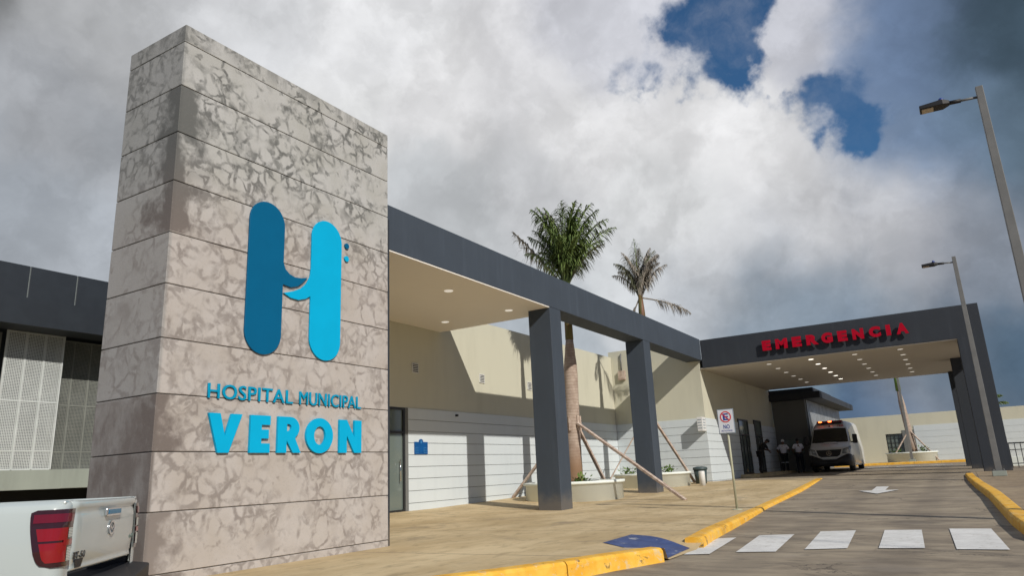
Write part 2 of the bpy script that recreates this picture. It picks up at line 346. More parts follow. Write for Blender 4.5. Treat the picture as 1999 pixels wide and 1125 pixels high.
M['windscreen'] = mat('dark_windscreen', (.012, .016, .015), .05, var=0, spec=.8)
M['headlight'] = mat('headlight_glass', (.35, .37, .38), .12, var=0, metal=.3)
M['beacon_red'] = mat('beacon_red', (.16, .0, .006), .25, var=0)
M['beacon_on'] = mat('beacon_lit', (.9, .3, .05), .3, var=0, emit=(1, .11, .02), estr=8)
M['skin'] = mat('skin', (.12, .065, .04), .6, var=0)
M['hair'] = mat('black_hair', (.008, .007, .006), .7, var=0)
M['white_shirt'] = mat('white_cotton', (.72, .72, .80), .85, var=.05)
M['black_cloth'] = mat('black_cloth', (.010, .011, .013), .85, var=0)
M['navy_cloth'] = mat('navy_cloth', (.014, .018, .030), .85, var=0)
M['white_cap'] = mat('white_cap', (.62, .62, .62), .8, var=0)
M['sign_white'] = mat('sign_white', (.66, .69, .74), .45, var=0)
M['sign_red'] = mat('sign_red', (.60, .025, .03), .45, var=0)
M['sign_blue'] = mat('sign_blue', (.01, .04, .28), .45, var=0)
M['sign_grey'] = mat('sign_back', (.22, .28, .34), .5, var=0)
M['post_cream'] = mat('cream_post_paint', (.42, .42, .30), .5, var=.1)
M['plaque'] = mat('blue_plaque', (.0, .075, .26), .35, var=.15, vscale=6)
M['plaque_light'] = mat('plaque_lines', (.05, .22, .48), .4, var=0)
M['bin'] = mat('green_grey_plastic', (.05, .075, .078), .5, var=.1)
M['white_pvc'] = mat('white_pvc', (.72, .72, .70), .4, var=.04)
M['cable'] = mat('black_cable', (.01, .01, .01), .6, var=0)
M['ad'] = mat('green_text', (.12, .17, .15), .4, var=0)

# ------------------------------------------------------------------ mesh helpers
def tag(o, label=None, cat=None, group=None, kind=None):
    if label: o['label'] = label
    if cat: o['category'] = cat
    if group: o['group'] = group
    if kind: o['kind'] = kind
    return o
def empty(name, loc=(0, 0, 0), rz=0, label=None, cat=None, group=None):
    o = bpy.data.objects.new(name, None); col.objects.link(o); o.location = loc; o.rotation_euler = (0, 0, rz)
    o.empty_display_size = .2
    return tag(o, label, cat, group)
def rootof(o):
    while o.parent: o = o.parent
    return o
class MB:
    def __init__(s): s.b = bmesh.new()
    def face(s, pts):
        try: return s.b.faces.new([s.b.verts.new(p) for p in pts])
        except ValueError: pass
    def box(s, x0, x1, y0, y1, z0, z1, mx=None):
        c = [Vector((x, y, z)) for x in (x0, x1) for y in (y0, y1) for z in (z0, z1)]
        if mx: c = [mx @ v for v in c]
        v = [s.b.verts.new(p) for p in c]
        for f in ((0, 1, 3, 2), (4, 6, 7, 5), (0, 4, 5, 1), (2, 3, 7, 6), (0, 2, 6, 4), (1, 5, 7, 3)): s.b.faces.new([v[i] for i in f])
        return s
    def loft(s, rings, closed=True, cap=True, smooth=False):
        vs = [[s.b.verts.new(p) for p in r] for r in rings]; n = len(rings[0])
        for a, b in zip(vs, vs[1:]):
            for i in range(n if closed else n-1):
                j = (i+1) % n
                f = s.b.faces.new((a[i], a[j], b[j], b[i])); f.smooth = smooth
        if cap and closed:
            s.b.faces.new(list(reversed(vs[0]))); s.b.faces.new(vs[-1])
        return s
    def tube(s, pts, rad, n=8, smooth=True, cap=True):
        pts = [Vector(p) for p in pts]
        if not isinstance(rad, (list, tuple)): rad = [rad]*len(pts)
        rings = []; up = None
        for i, p in enumerate(pts):
            d = (pts[min(i+1, len(pts)-1)]-pts[max(i-1, 0)]).normalized()
            if up is None: up = Vector((0, 0, 1)) if abs(d.z) < .9 else Vector((1, 0, 0))
            a = d.cross(up).normalized(); b = d.cross(a).normalized(); up = -b if False else up
            rings.append([p + rad[i]*(math.cos(2*math.pi*k/n)*a + math.sin(2*math.pi*k/n)*b) for k in range(n)])
        return s.loft(rings, smooth=smooth, cap=cap)
    def lathe(s, c, prof, n=24, smooth=True, cap=True):
        rings = [[Vector((c[0]+r*math.cos(2*math.pi*k/n), c[1]+r*math.sin(2*math.pi*k/n), c[2]+z)) for k in range(n)] for r, z in prof]
        return s.loft(rings, smooth=smooth, cap=cap)
    def prism(s, poly, fn, d0, d1, holes=()):
        """poly: 2-D outline (may carry holes); fn(u, v, d) -> 3-D point."""
        loops = [poly] + list(holes); allv0 = []; allv1 = []; e0 = []; e1 = []
        for lp in loops:
            a = [s.b.verts.new(fn(u, v, d0)) for u, v in lp]; b = [s.b.verts.new(fn(u, v, d1)) for u, v in lp]
            for i in range(len(lp)):
                j = (i+1) % len(lp)
                f = s.b.faces.new((a[i], a[j], b[j], b[i])); e0.append(s.b.edges.get((a[i], a[j]))); e1.append(s.b.edges.get((b[i], b[j])))
        bmesh.ops.triangle_fill(s.b, use_beauty=True, edges=e0); bmesh.ops.triangle_fill(s.b, use_beauty=True, edges=e1)
        return s
    def build(s, name, m, parent=None, local=False, bevel=0, solid=0, smooth=None, norm=True):
        if norm: bmesh.ops.recalc_face_normals(s.b, faces=s.b.faces)
        if parent is not None and not local:
            L = Vector((0, 0, 0)); o = parent
            while o: L += o.location; o = o.parent
            for v in s.b.verts: v.co -= L
        me = bpy.data.meshes.new(name); s.b.to_mesh(me); s.b.free()
        if smooth is not None:
            for p in me.polygons: p.use_smooth = smooth
        me.materials.append(m if not isinstance(m, str) else M[m])
        o = bpy.data.objects.new(name, me); col.objects.link(o)
        if parent is not None: o.parent = parent
        if solid: md = o.modifiers.new('solid', 'SOLIDIFY'); md.thickness = solid
        if bevel:
            md = o.modifiers.new('bevel', 'BEVEL'); md.width = bevel; md.segments = 2; md.limit_method = 'ANGLE'; md.angle_limit = R(40)
        return o
def box(name, m, parent, x0, x1, y0, y1, z0, z1, bevel=0, local=False):
    return MB().box(x0, x1, y0, y1, z0, z1).build(name, m, parent, bevel=bevel, local=local)
def text_mesh(name, txt, m, parent, fn, u0, u1, v0, v1, depth, offset=0.0, local=False, space=1.0):
    """text as solid letters fitted to the box u0..u1 x v0..v1 of the surface fn(u, v, d)."""
    cu = bpy.data.curves.new(name, 'FONT'); cu.body = txt; cu.size = 1; cu.extrude = .5; cu.offset = offset; cu.resolution_u = 4; cu.space_character = space
    t = bpy.data.objects.new(name, cu); col.objects.link(t)
    dg = bpy.context.evaluated_depsgraph_get(); me = bpy.data.meshes.new_from_object(t.evaluated_get(dg))
    bpy.data.objects.remove(t); bpy.data.curves.remove(cu)
    xs = [v.co.x for v in me.vertices]; ys = [v.co.y for v in me.vertices]
    a, b, c, d = min(xs), max(xs), min(ys), max(ys)
    L = Vector((0, 0, 0)); o = parent
    while o and not local: L += o.location; o = o.parent
    for v in me.vertices:
        v.co = Vector(fn(u0+(v.co.x-a)/(b-a)*(u1-u0), v0+(v.co.y-c)/(d-c)*(v1-v0), depth*(v.co.z+.5))) - L
    me.materials.clear(); me.materials.append(M[m]); me.name = name
    bm = bmesh.new(); bm.from_mesh(me); bmesh.ops.remove_doubles(bm, verts=bm.verts, dist=1e-5); bmesh.ops.recalc_face_normals(bm, faces=bm.faces); bm.to_mesh(me); bm.free()
    o = bpy.data.objects.new(name, me); col.objects.link(o); o.parent = parent
    return o
def lerp(x, tab):
    if x <= tab[0][0]: return tab[0][1]
    for (a, p), (b, q) in zip(tab, tab[1:]):
        if x <= b: return p + (q-p)*(x-a)/(b-a)
    return tab[-1][1]
def sm(x, a, b): t = max(0, min(1, (x-a)/(b-a))); return t*t*(3-2*t)
def arc(cx, cy, rx, ry, a0, a1, n): return [(cx+rx*math.cos(R(a0+(a1-a0)*i/n)), cy+ry*math.sin(R(a0+(a1-a0)*i/n))) for i in range(n+1)]

# ------------------------------------------------------------------ terrain heights
RZ = [(-40, -.75), (0, -.58), (3, -.50), (5.4, -.30), (7, -.17), (9, -.13), (13, -.10), (16, -.05), (22.5, .06), (28, .24), (29, .26), (40, .30), (48, .42), (60, .46), (400, .46)]
def zr(y): return lerp(y, RZ)
SZ = [(0, 0), (16, .0), (22.5, .12), (28, .255), (29, .27), (40, .31), (60, .47)]
KX = [(4.2, -9), (4.35, -6.3), (4.75, -5.2), (5.4, -4.4), (6.2, -3.95), (6.92, -3.64), (7.55, -3.41), (8.26, -3.10), (9.55, -3.04), (10.8, -3.2), (16.2, -3.7), (28.4, -4.4), (30, -4.45)]
def zs(x, y):
    z = lerp(y, SZ) + .10*max(0, min(1, (-8.6-x)/3.9))*(1-sm(y, 22, 29))
    dip = sm(y, 8.28, 8.38)*(1-sm(y, 9.25, 9.75))*max(0, min(1, (x+4.05)/.97))
    return z*(1-dip) + (zr(y)+.006)*dip
def grid(name, m, xs_fn, ys, zf, nx, kind='structure', dz=0):
    b = bmesh.new(); rows = []
    for y in ys:
        x0, x1 = xs_fn(y)
        rows.append([b.verts.new((x0+(x1-x0)*i/nx, y, zf(x0+(x1-x0)*i/nx, y)+dz)) for i in range(nx+1)])
    for p, q in zip(rows, rows[1:]):
        for i in range(nx): b.faces.new((p[i], p[i+1], q[i+1], q[i]))
    me = bpy.data.meshes.new(name); b.to_mesh(me); b.free(); me.materials.append(M[m])
    for p in me.polygons: p.use_smooth = True
    o = bpy.data.objects.new(name, me); col.objects.link(o); o['kind'] = kind
    return o
frange = lambda a, b, n: [a+(b-a)*i/n for i in range(n+1)]
ys = frange(-300, -20, 6)[:-1]+frange(-20, 60, 80)[:-1]+frange(60, 700, 8)
grid('ground', 'road', lambda y: (-500, 500), ys, lambda x, y: zr(y), 20, dz=-.004)
ysk = [4.2, 4.35, 4.55, 4.75, 5.0, 5.4, 5.8, 6.2, 6.55, 6.92, 7.2, 7.55, 7.9, 8.26]+frange(8.28, 9.8, 38)+frange(9.9, 28.6, 40)+[28.95]
def _wx(y):
    k = lerp(y, KX)
    return (-18, k + (-.20 if y < 8.27 or y > 9.54 else 0))
grid('pavement', 'walk', _wx, ysk, zs, 90)
KR = [(9.0, 1.9), (9.3, 1.2), (9.8, .75), (10.8, .50), (12.5, .42), (18, .30), (25, .0), (27.6, -.05)]
def krx(y): return lerp(y, KR)
def zs2(x, y): return zr(y)+lerp(y, [(0, .14), (16, .14), (24, .11), (28.8, .03)])
grid('pavement', 'walk2', lambda y: (krx(y)+.18, 60), frange(9.0, 27.6, 30)+[28.9], zs2, 30)

def kerb(name, path, topf, label, m='yellow'):
    rings = []
    for i, (x, y) in enumerate(path):
        a = path[max(0, i-1)]; b = path[min(len(path)-1, i+1)]
        t = Vector((b[0]-a[0], b[1]-a[1])).normalized(); n = Vector((-t.y, t.x))   # n points to the pavement side
        zt = topf(x+n.x*.1, y+n.y*.1)+.006; zf = zr(y)-.03
        pr = [(0, zf), (.012, zt-.035), (.04, zt-.006), (.07, zt), (.21, zt), (.235, zt-.01), (.24, zf)]
        rings.append([(x+n.x*u, y+n.y*u, z) for u, z in pr])
    m_ = MB(); i0 = 0; acc = 0
    for i in range(1, len(path)):
        acc += math.hypot(path[i][0]-path[i-1][0], path[i][1]-path[i-1][1])
        if acc > 1.4 or i == len(path)-1:
            last = rings[i]
            if i < len(path)-1: last = [tuple(Vector(rings[i][k]).lerp(Vector(rings[i-1][k]), .012/.33)) for k in range(len(rings[i]))]
            m_.loft(rings[i0:i]+[last]); i0 = i; acc = 0
    o = m_.build(name, m); tag(o, kind='structure'); return o
def dense(path, step=.35):
    out = []
    for (a, b), (c, d) in zip(path, path[1:]):
        k = max(1, int(math.hypot(c-a, d-b)/step))
        out += [(a+(c-a)*i/k, b+(d-b)*i/k) for i in range(k)]
    return out+[path[-1]]
kerb('kerb', dense([(k, y) for y, k in KX if y < 8.3]), lambda x, y: lerp(y, SZ), '')
kerb('kerb', dense([(-3.02, 9.5)]+[(k, y) for y, k in KX if 9.6 < y < 29]), lambda x, y: lerp(y, SZ), '')
pr_ = [(12, 8.85), (3.2, 8.85)]+[(k, y) for y, k in KR]
kerb('kerb', dense([(x, y) for x, y in reversed(pr_)]), zs2, '')
MBk = MB()
kerb('kerb', dense([(14, 49.0), (-9.5, 49.0)][::-1]), lambda x, y: .55, '')
def flat(name, m, poly, zf, dz=.004, label=None):
    b = bmesh.new(); vs = [b.verts.new((x, y, zf(x, y)+dz)) for x, y in poly]
    b.faces.new(vs); bmesh.ops.recalc_face_normals(b, faces=b.faces)
    me = bpy.data.meshes.new(name); b.to_mesh(me); b.free(); me.materials.append(M[m])
    o = bpy.data.objects.new(name, me); col.objects.link(o); o['kind'] = 'structure'; return o
def quadpatch(name, m, c4, zf, dz=.006, n=10):
    b = bmesh.new(); A, B, C_, D_ = [Vector(c) for c in c4]; rows = []
    for j in range(n+1):
        r = []
        for i in range(n+1):
            p = (A*(1-i/n)+B*(i/n))*(1-j/n)+(D_*(1-i/n)+C_*(i/n))*(j/n); r.append(b.verts.new((p.x, p.y, zf(p.x, p.y)+dz)))
        rows.append(r)
    for p, q in zip(rows, rows[1:]):
        for i in range(n): b.faces.new((p[i], p[i+1], q[i+1], q[i]))
    me = bpy.data.meshes.new(name); b.to_mesh(me); b.free(); me.materials.append(M[m])
    o = bpy.data.objects.new(name, me); col.objects.link(o); o['kind'] = 'structure'; return o
zroad = lambda x, y: zr(y)
for q in ([(-3.06, 8.81), (-2.77, 8.9), (-2.93, 10.73), (-3.16, 10.6)], [(-2.51, 9.1), (-2.07, 9.2), (-2.23, 11.21), (-2.68, 11.05)],
          [(-1.79, 9.45), (-1.34, 9.61), (-1.49, 11.77), (-1.94, 11.6)], [(-1.01, 9.65), (-.54, 9.7), (-.66, 11.85), (-1.12, 11.8)],
          [(-.23, 9.63), (.26, 9.64), (.16, 12.0), (-.33, 12.01)]):
    quadpatch('crosswalk_stripe', 'paint', q, zroad)
quadpatch('blue_ramp_marking', 'blue_paint', [(-4.09, 8.75), (-3.12, 8.40), (-3.14, 9.30), (-4.16, 9.87)], zs, dz=.006, n=40)
flat('arrow_marking', 'paint', [(-1.95, 20.2), (-1.56, 21.7), (-1.88, 21.65), (-1.9, 23.2), (-2.22, 23.2), (-2.2, 21.6), (-2.52, 21.6)], zroad, .014)
for q in ([(-4.6, 44), (-3.5, 44), (-3.5, 44.5), (-4.6, 44.5)], [(-3.1, 44), (-2.0, 44), (-2.0, 44.5), (-3.1, 44.5)], [(-1.6, 44), (-.5, 44), (-.5, 44.5), (-1.6, 44.5)]):
    quadpatch('road_marking', 'paint', q, zroad, n=2)
grid('pavement', 'walk', lambda y: (-9.5, 14), [49.18, 52, 56], lambda x, y: .55, 4)
box('kerb_walkway', 'walk', None, -8.57, -7.75, 33.3, 41.8, .2, .42, bevel=.02)['kind'] = 'structure'

# ------------------------------------------------------------------ entrance pylon
XT = -7.08
py = empty('entrance_pylon', (-7.66, 6.27, 0), 0, 'tall weathered concrete slab tower carrying the blue hospital logo', 'pylon')
jz = [-.3, .085, .69, 1.293, 1.895, 2.495, 3.1, 3.695, 4.315, 4.92, 5.525, 6.11, 6.34]
m = MB(); gp = .0055
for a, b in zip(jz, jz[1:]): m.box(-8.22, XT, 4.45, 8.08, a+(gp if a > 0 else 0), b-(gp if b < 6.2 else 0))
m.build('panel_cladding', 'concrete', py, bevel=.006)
box('core', 'groove', py, -8.205, XT-.015, 4.465, 8.065, -.3, 6.3)
box('edge_trim', 'slate_dark', py, -8.2, XT-.03, 8.082, 8.15, 0, 4.9)
fx = lambda u, v, d: (XT+.004+d, u, v)          # the pylon's front: u = y, v = z
em = empty('emblem_sign', (XT, 6.3, 3.4), 0, 'two tone blue stylised letter H emblem with two dots on the pylon', 'logo sign')
def cap(cx, r, z0, z1): return arc(cx, z1-r, r, r, 0, 180, 20)+arc(cx, z0+r, r, r, 180, 360, 20)
cL = cap(5.76, .275, 2.455, 4.44)
L1 = arc(5.76, 4.165, .275, .275, 0, 180, 20)+arc(5.76, 2.73, .275, .275, 180, 360, 20)+[(6.035, 3.40), (6.17, 3.385), (6.28, 3.42), (6.37, 3.49), (6.445, 3.575), (6.34, 3.545), (6.23, 3.535), (6.14, 3.56), (6.07, 3.61), (6.035, 3.69)]
MB().prism(L1, fx, 0, .024).build('dark_stroke', 'deep_blue', em, bevel=.004)
L2 = arc(6.785, 4.19, .28, .28, 0, 180, 20)+[(6.505, 3.72), (6.49, 3.60), (6.43, 3.49), (6.34, 3.405), (6.22, 3.345), (6.05, 3.29), (6.17, 3.245), (6.30, 3.24), (6.42, 3.275), (6.505, 3.33)]+arc(6.785, 2.77, .28, .28, 180, 360, 20)
MB().prism(L2, fx, 0, .024).build('light_stroke', 'cyan', em, bevel=.004)
MB().prism(arc(7.172, 4.205, .042, .042, 0, 345, 23), fx, 0, .022).build('dot', 'deep_blue', em)
MB().prism(arc(7.172, 4.012, .042, .042, 0, 345, 23), fx, 0, .022).build('dot', 'cyan', em)
hs_ = empty('name_lettering', (XT, 6.27, 1.97), 0, 'slim blue raised letters reading HOSPITAL MUNICIPAL on the pylon', 'lettering')
text_mesh('letters', 'HOSPITAL', 'cyan_text', hs_, fx, 5.045, 6.265, 1.883, 2.052, .022, .004, space=1.06)
text_mesh('letters', 'MUNICIPAL', 'cyan_text', hs_, fx, 6.375, 7.49, 1.883, 2.052, .022, .0, space=1.02)
vs_ = empty('town_lettering', (XT, 6.27, 1.5), 0, 'large bold cyan raised letters reading VERON low on the pylon', 'lettering')
def U(x0, x1, pts): return [(x0+(x1-x0)*u, 1.282+.437*v) for u, v in pts]
vd = .032
MB().prism(U(5.065, 5.51, [(0, 1), (.34, 1), (.50, .42), (.67, 1), (1, 1), (.63, 0), (.31, 0)]), fx, 0, vd).build('letter', 'cyan', vs_)
MB().prism(U(5.63, 5.92, [(0, 0), (1, 0), (1, .25), (.56, .25), (.56, .38), (.93, .38), (.93, .62), (.56, .62), (.56, .75), (1, .75), (1, 1), (0, 1)]), fx, 0, vd).build('letter', 'cyan', vs_)
Rp = U(6.035, 6.405, [(0, 0), (.38, 0), (.38, .34), (.66, 0), (1.0, 0), (.74, .40)]+[(.52+.40*math.cos(R(t)), .69+.31*math.sin(R(t))) for t in range(-50, 91, 14)]+[(0, 1)])
MB().prism(Rp, fx, 0, vd, holes=[U(6.035, 6.405, [(.38, .60), (.38, .80)]+[(.44+.13*math.cos(R(t)), .70+.10*math.sin(R(t))) for t in range(80, -81, -20)])]).build('letter', 'cyan', vs_)
MB().prism(arc(6.72, 1.5, .232, .224, 0, 350, 35), fx, 0, vd, holes=[arc(6.72, 1.5, .098, .118, 0, 345, 23)]).build('letter', 'cyan', vs_)
MB().prism(U(7.07, 7.49, [(0, 0), (.33, 0), (.33, .52), (.67, 0), (1, 0), (1, 1), (.67, 1), (.67, .48), (.33, 1), (0, 1)]), fx, 0, vd).build('letter', 'cyan', vs_)

# ------------------------------------------------------------------ hospital building
XW = -12.5
hb = empty('hospital_building', (-12.6, 20, .1), 0, 'long cream walled hospital block with white board siding below', 'building')
m = MB()
m.box(-12.9, XW, 8.2, 12.9, -.3, 5.70); m.box(-12.9, XW, 12.9, 14.97, 2.762, 5.70); m.box(-12.9, XW, 14.97, 28.99, -.3, 5.70)
m.build('wall', 'cream', hb)
box('wall', 'cream', hb, -12.62, -8.6, 29.0, 29.35, -.2, 5.94)
box('wall', 'cream', hb, -8.95, -8.6, 29.353, 41.8, -.2, 5.2)
box('wall', 'cream', hb, -22, -12.903, 14.1, 41.8, -.2, 5.2)
def siding(u0, u1, horiz, face, zlo, gaps=()):
    m = MB(); z = 2.76; k = 0
    while z > zlo:
        z1 = max(z-.31+.014, zlo)
        segs = [(u0, u1)]
        for ga, gb in gaps: segs = [s for a, b in segs for s in ((a, min(b, ga)), (max(a, gb), b)) if s[1]-s[0] > .01]
        for a, b in segs:
            if horiz == 'y': m.box(face, face+.028, a, b, z1, z)
            else: m.box(a, b, face-.028, face, z1, z)
        z -= .31
    return m
siding(15.05, 28.965, 'y', XW, -.1).build('siding', 'siding', hb, bevel=.004)
siding(-12.47, -8.6+.028, 'x', 29.0, 0).build('siding', 'siding', hb, bevel=.004)
siding(29.003, 41.79, 'y', -8.6, .15, gaps=[(33.95, 35.75), (37.0, 38.45)]).build('siding', 'siding', hb, bevel=.004)
m = MB()
m.box(XW+.001, XW+.012, 15.05, 28.96, -.1, 2.755); m.box(-12.47, -8.602, 28.988, 28.999, 0, 2.755); m.build('siding_backing', 'joint', hb)
box('siding_backing', 'joint', hb, -8.599, -8.588, 29.003, 33.95, .15, 2.755)
box('siding_backing', 'joint', hb, -8.599, -8.588, 38.45, 41.79, .15, 2.755)
def glass_door(y0, y1, z0, z1, xf, tr, label, leafs=1):
    d = box('door', 'glass', hb, xf-.03, xf-.015, y0+.04, y1-.04, z0+.04, z1-.04)
    m = MB(); w = .06
    m.box(xf-.06, xf+.03, y0, y0+w, z0, z1); m.box(xf-.06, xf+.03, y1-w, y1, z0, z1)
    m.box(xf-.058, xf+.028, y0+w, y1-w, z1-w, z1); m.box(xf-.058, xf+.028, y0+w, y1-w, z0, z0+.09); m.box(xf-.058, xf+.028, y0+w, y1-w, tr-.03, tr+.03)
    for k in range(1, leafs+1):
        yy = y0+(y1-y0)*k/(leafs+1); m.box(xf-.055, xf+.02, yy-.035, yy+.035, z0+.09, tr-.03)
    m.build('frame', 'frame', d)
    m = MB().tube([(xf+.06, y1-.22, z0+.8), (xf+.06, y1-.22, z0+1.35)], .015); m.build('handle', 'chrome', d)
glass_door(12.92, 14.93, .06, 2.76, XW-.02, 2.11, '')
box('door_jamb', 'grey_wall', hb, XW-.1, XW+.02, 14.932, 15.045, 0, 2.76)
glass_door(33.97, 35.73, .42, 2.92, -8.62+.05, 2.2, '', 2)
glass_door(37.02, 38.43, .42, 2.98, -8.62+.05, 2.2, '', 2)
box('door_backing', 'dark', hb, -12.98, -12.62, 12.9, 14.97, -.1, 2.76)
for y, w in ((15.37, .14), (18.68, .14), (21.66, .14)):
    v = box('vent', 'trim', hb, XW, XW+.03, y-w, y+w, 3.73, 4.01, bevel=.005)
    m = MB()
    for k in range(5): m.box(XW+.031, XW+.036, y-w+.03, y+w-.03, 3.765+k*.048, 3.785+k*.048)
    m.build('slots', 'dark', v)
sc_ = box('security_camera', 'black_plastic', None, XW+.03, XW+.10, 17.18, 17.26, 2.62, 2.68, bevel=.01); tag(sc_, 'small dark wall camera above the blue plaque on the white siding', 'camera')
pl = empty('wall_plaque', (XW+.03, 15.56, 1.7), 0, 'small square blue plaque with an arched top on the white siding', 'plaque')
fw = lambda u, v, d: (XW+.03+d, u, v)
MB().prism([(15.28, 1.54), (15.84, 1.54), (15.84, 1.865), (15.65, 1.865)]+arc(15.56, 1.87, .085, .075, 0, 180, 8)+[(15.47, 1.865), (15.28, 1.865)], fw, 0, .02).build('board', 'plaque', pl)
for ya, yb in ((15.66, 15.81), (15.31, 15.44)):
    pts = [(ya, 1.575)]
    for k in range(4): pts += [(yb, 1.575+k*.045), (yb, 1.585+k*.045), (ya+.006, 1.585+k*.045), (ya+.006, 1.575+(k+1)*.045)]
    pts = pts[:-1]+[(ya, 1.575+3*.045+.01)]
    MB().prism(pts, lambda u, v, d: (XW+.051+d, u, v), 0, .003).build('inscription', 'plaque_light', pl)
MB().prism(arc(15.555, 1.865, .03, .04, 0, 340, 12), lambda u, v, d: (XW+.051+d, u, v), 0, .003).build('crest', 'plaque_light', pl)
sb = empty('projecting_sign', (-8.66, 28.8, 2.5), 0, 'small white projecting sign box at the siding corner near the bin', 'sign')
box('box', 'white_pvc', sb, -8.80, -8.58, 28.50, 28.965, 2.23, 2.78, bevel=.01)
m = MB()
for k in range(4):
    m.box(-8.577, -8.574, 28.56, 28.86, 2.33+k*.11, 2.36+k*.11); m.box(-8.77, -8.61, 28.494, 28.497, 2.33+k*.11, 2.36+k*.11)
m.build('lettering', 'sign_grey', sb)

for zz, lab in ((5.33, 'upper small floodlight on the cream wall right of the second column'), (4.32, 'lower small floodlight on the cream wall right of the second column')):
    f_ = empty('wall_floodlight', (-10.75, 28.9, zz), 0, lab, 'floodlight', 'small floodlights on the cream wall')
    MB().box(-.10, .10, -.16, -.04, -.07, .07).build('housing', 'galv', f_, local=True, bevel=.01)
    MB().box(-.02, .02, -.04, .1, -.02, .02).build('bracket', 'frame', f_, local=True)
jb = empty('junction_box', (-12.02, 28.94, 4.85), 0, 'brown junction box on the cream wall left of the second column', 'junction box')
MB().box(-.16, .16, -.06, .06, -.2, .2).build('case', 'wood', jb, local=True, bevel=.01)
MB().tube([(0, 0, .2), (.02, 0, .95)], .03, 8).build('conduit', 'galv', jb, local=True)
# ------------------------------------------------------------------ canopy and pergola beam
cn = empty('entrance_canopy', (-9, 16, 0), 0, 'dark grey canopy and long pergola beam on two square columns', 'canopy')
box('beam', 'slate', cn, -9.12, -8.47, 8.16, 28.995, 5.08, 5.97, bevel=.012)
box('roof_slab', 'slate', cn, -12.495, -9.122, 8.2, 16.55, 5.085, 5.93)
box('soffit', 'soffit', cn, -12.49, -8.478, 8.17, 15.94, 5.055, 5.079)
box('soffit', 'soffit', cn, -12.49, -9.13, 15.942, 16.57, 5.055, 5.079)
box('column', 'slate', cn, -9.12, -8.47, 15.95, 16.55, -.05, 5.079, bevel=.012)
box('column', 'slate', cn, -9.12, -8.47, 22.5, 23.1, 0, 5.079, bevel=.012)
for x, y in ((-9.41, 12.83), (-9.44, 15.5), (-11.51, 15.5), (-11.5, 12.83), (-9.4, 10.1), (-11.5, 10.1)):
    o = MB().lathe((x, y, 5.055), [(.095, -.012), (.105, -.006), (.105, 0)], 20, smooth=False).build('downlight', 'downlight', cn)

# ------------------------------------------------------------------ emergency portal
ep = empty('emergency_portal', (-3.5, 29.3, .27), 0, 'dark grey drive through portal roof over the emergency bay', 'portal')
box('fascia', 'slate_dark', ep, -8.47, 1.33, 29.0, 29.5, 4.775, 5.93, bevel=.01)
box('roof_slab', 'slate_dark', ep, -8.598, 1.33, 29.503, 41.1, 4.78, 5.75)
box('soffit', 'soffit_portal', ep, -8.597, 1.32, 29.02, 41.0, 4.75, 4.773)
box('column', 'slate_dark', ep, .53, 1.33, 28.99, 29.8, .2, 4.78, bevel=.01)
box('column', 'slate_dark', ep, .24, 1.33, 34.7, 35.5, .2, 4.749, bevel=.01)
box('column', 'slate_dark', ep, .08, 1.33, 40.35, 41.1, .2, 4.749, bevel=.01)
for xi, (x, mm) in enumerate(((-6.03, 'downlight'), (-4.43, 'downlight_on'), (-2.85, 'downlight'), (-1.3, 'downlight'))):
    for k in range(6):
        MB().lathe((x-.012*k, 29.95+k*1.75, 4.75), [(.085, -.012), (.095, -.006), (.095, 0)], 16, smooth=False).build('downlight', mm, ep)
es = empty('emergency_lettering', (-3.4, 28.95, 5.35), 0, 'bold red raised letters reading EMERGENCIA on the dark fascia', 'lettering')
xs0, xs1 = -5.98, -.86; E0 = 480; E1 = 1537
lx = -5.978
for ch, w in (('E', .33), ('M', .44), ('E', .34), ('R', .37), ('G', .39), ('E', .33), ('N', .385), ('C', .385), ('I', .15), ('A', .39)):
    text_mesh('letter', ch, 'red', es, lambda u, v, d: (u, 28.91-d, v), lx, lx+w+(.065 if ch == 'R' else 0), 5.15, 5.545, .06, .07); lx += w+.1768

# ------------------------------------------------------------------ wing behind the portal
rw = empty('rear_wing', (-7, 42, .3), 0, 'low grey wing with flat dark roof beside the parked ambulance', 'building')
box('wall', 'grey_wall', rw, -8.6, -6.85, 41.81, 42.2, .2, 4.14)
m = MB(); y = 42.21
box('wall', 'grey_wall', rw, -7.3, -6.85, 42.2, 54.5, .2, 4.14)
while y < 54.4:
    m.box(-6.849, -6.80, y, y+.22, .6, 4.13); y += .42
m.build('metal_ribs', mat('ribbed_metal', (.5, .5, .5), .35, metal=.5, fn=f_metal_corr), rw)
box('metal_cladding', mat('ribbed_metal_valley_shade', (.07, .075, .08), .45, metal=.4), rw, -6.849, -6.83, 42.21, 54.4, .5, 4.13)  # shade between the ribs put into a dark metal colour
box('roof', 'slate_dark', rw, -8.95, -5.95, 41.35, 55.3, 4.15, 4.5, bevel=.01)
box('roof', 'slate_dark', rw, -8.9, -6.3, 41.5, 48, 4.503, 4.74, bevel=.01)
box('notice_board', 'glass', rw, -8.2, -7.2, 41.77, 41.805, 1.25, 2.05, bevel=.01)

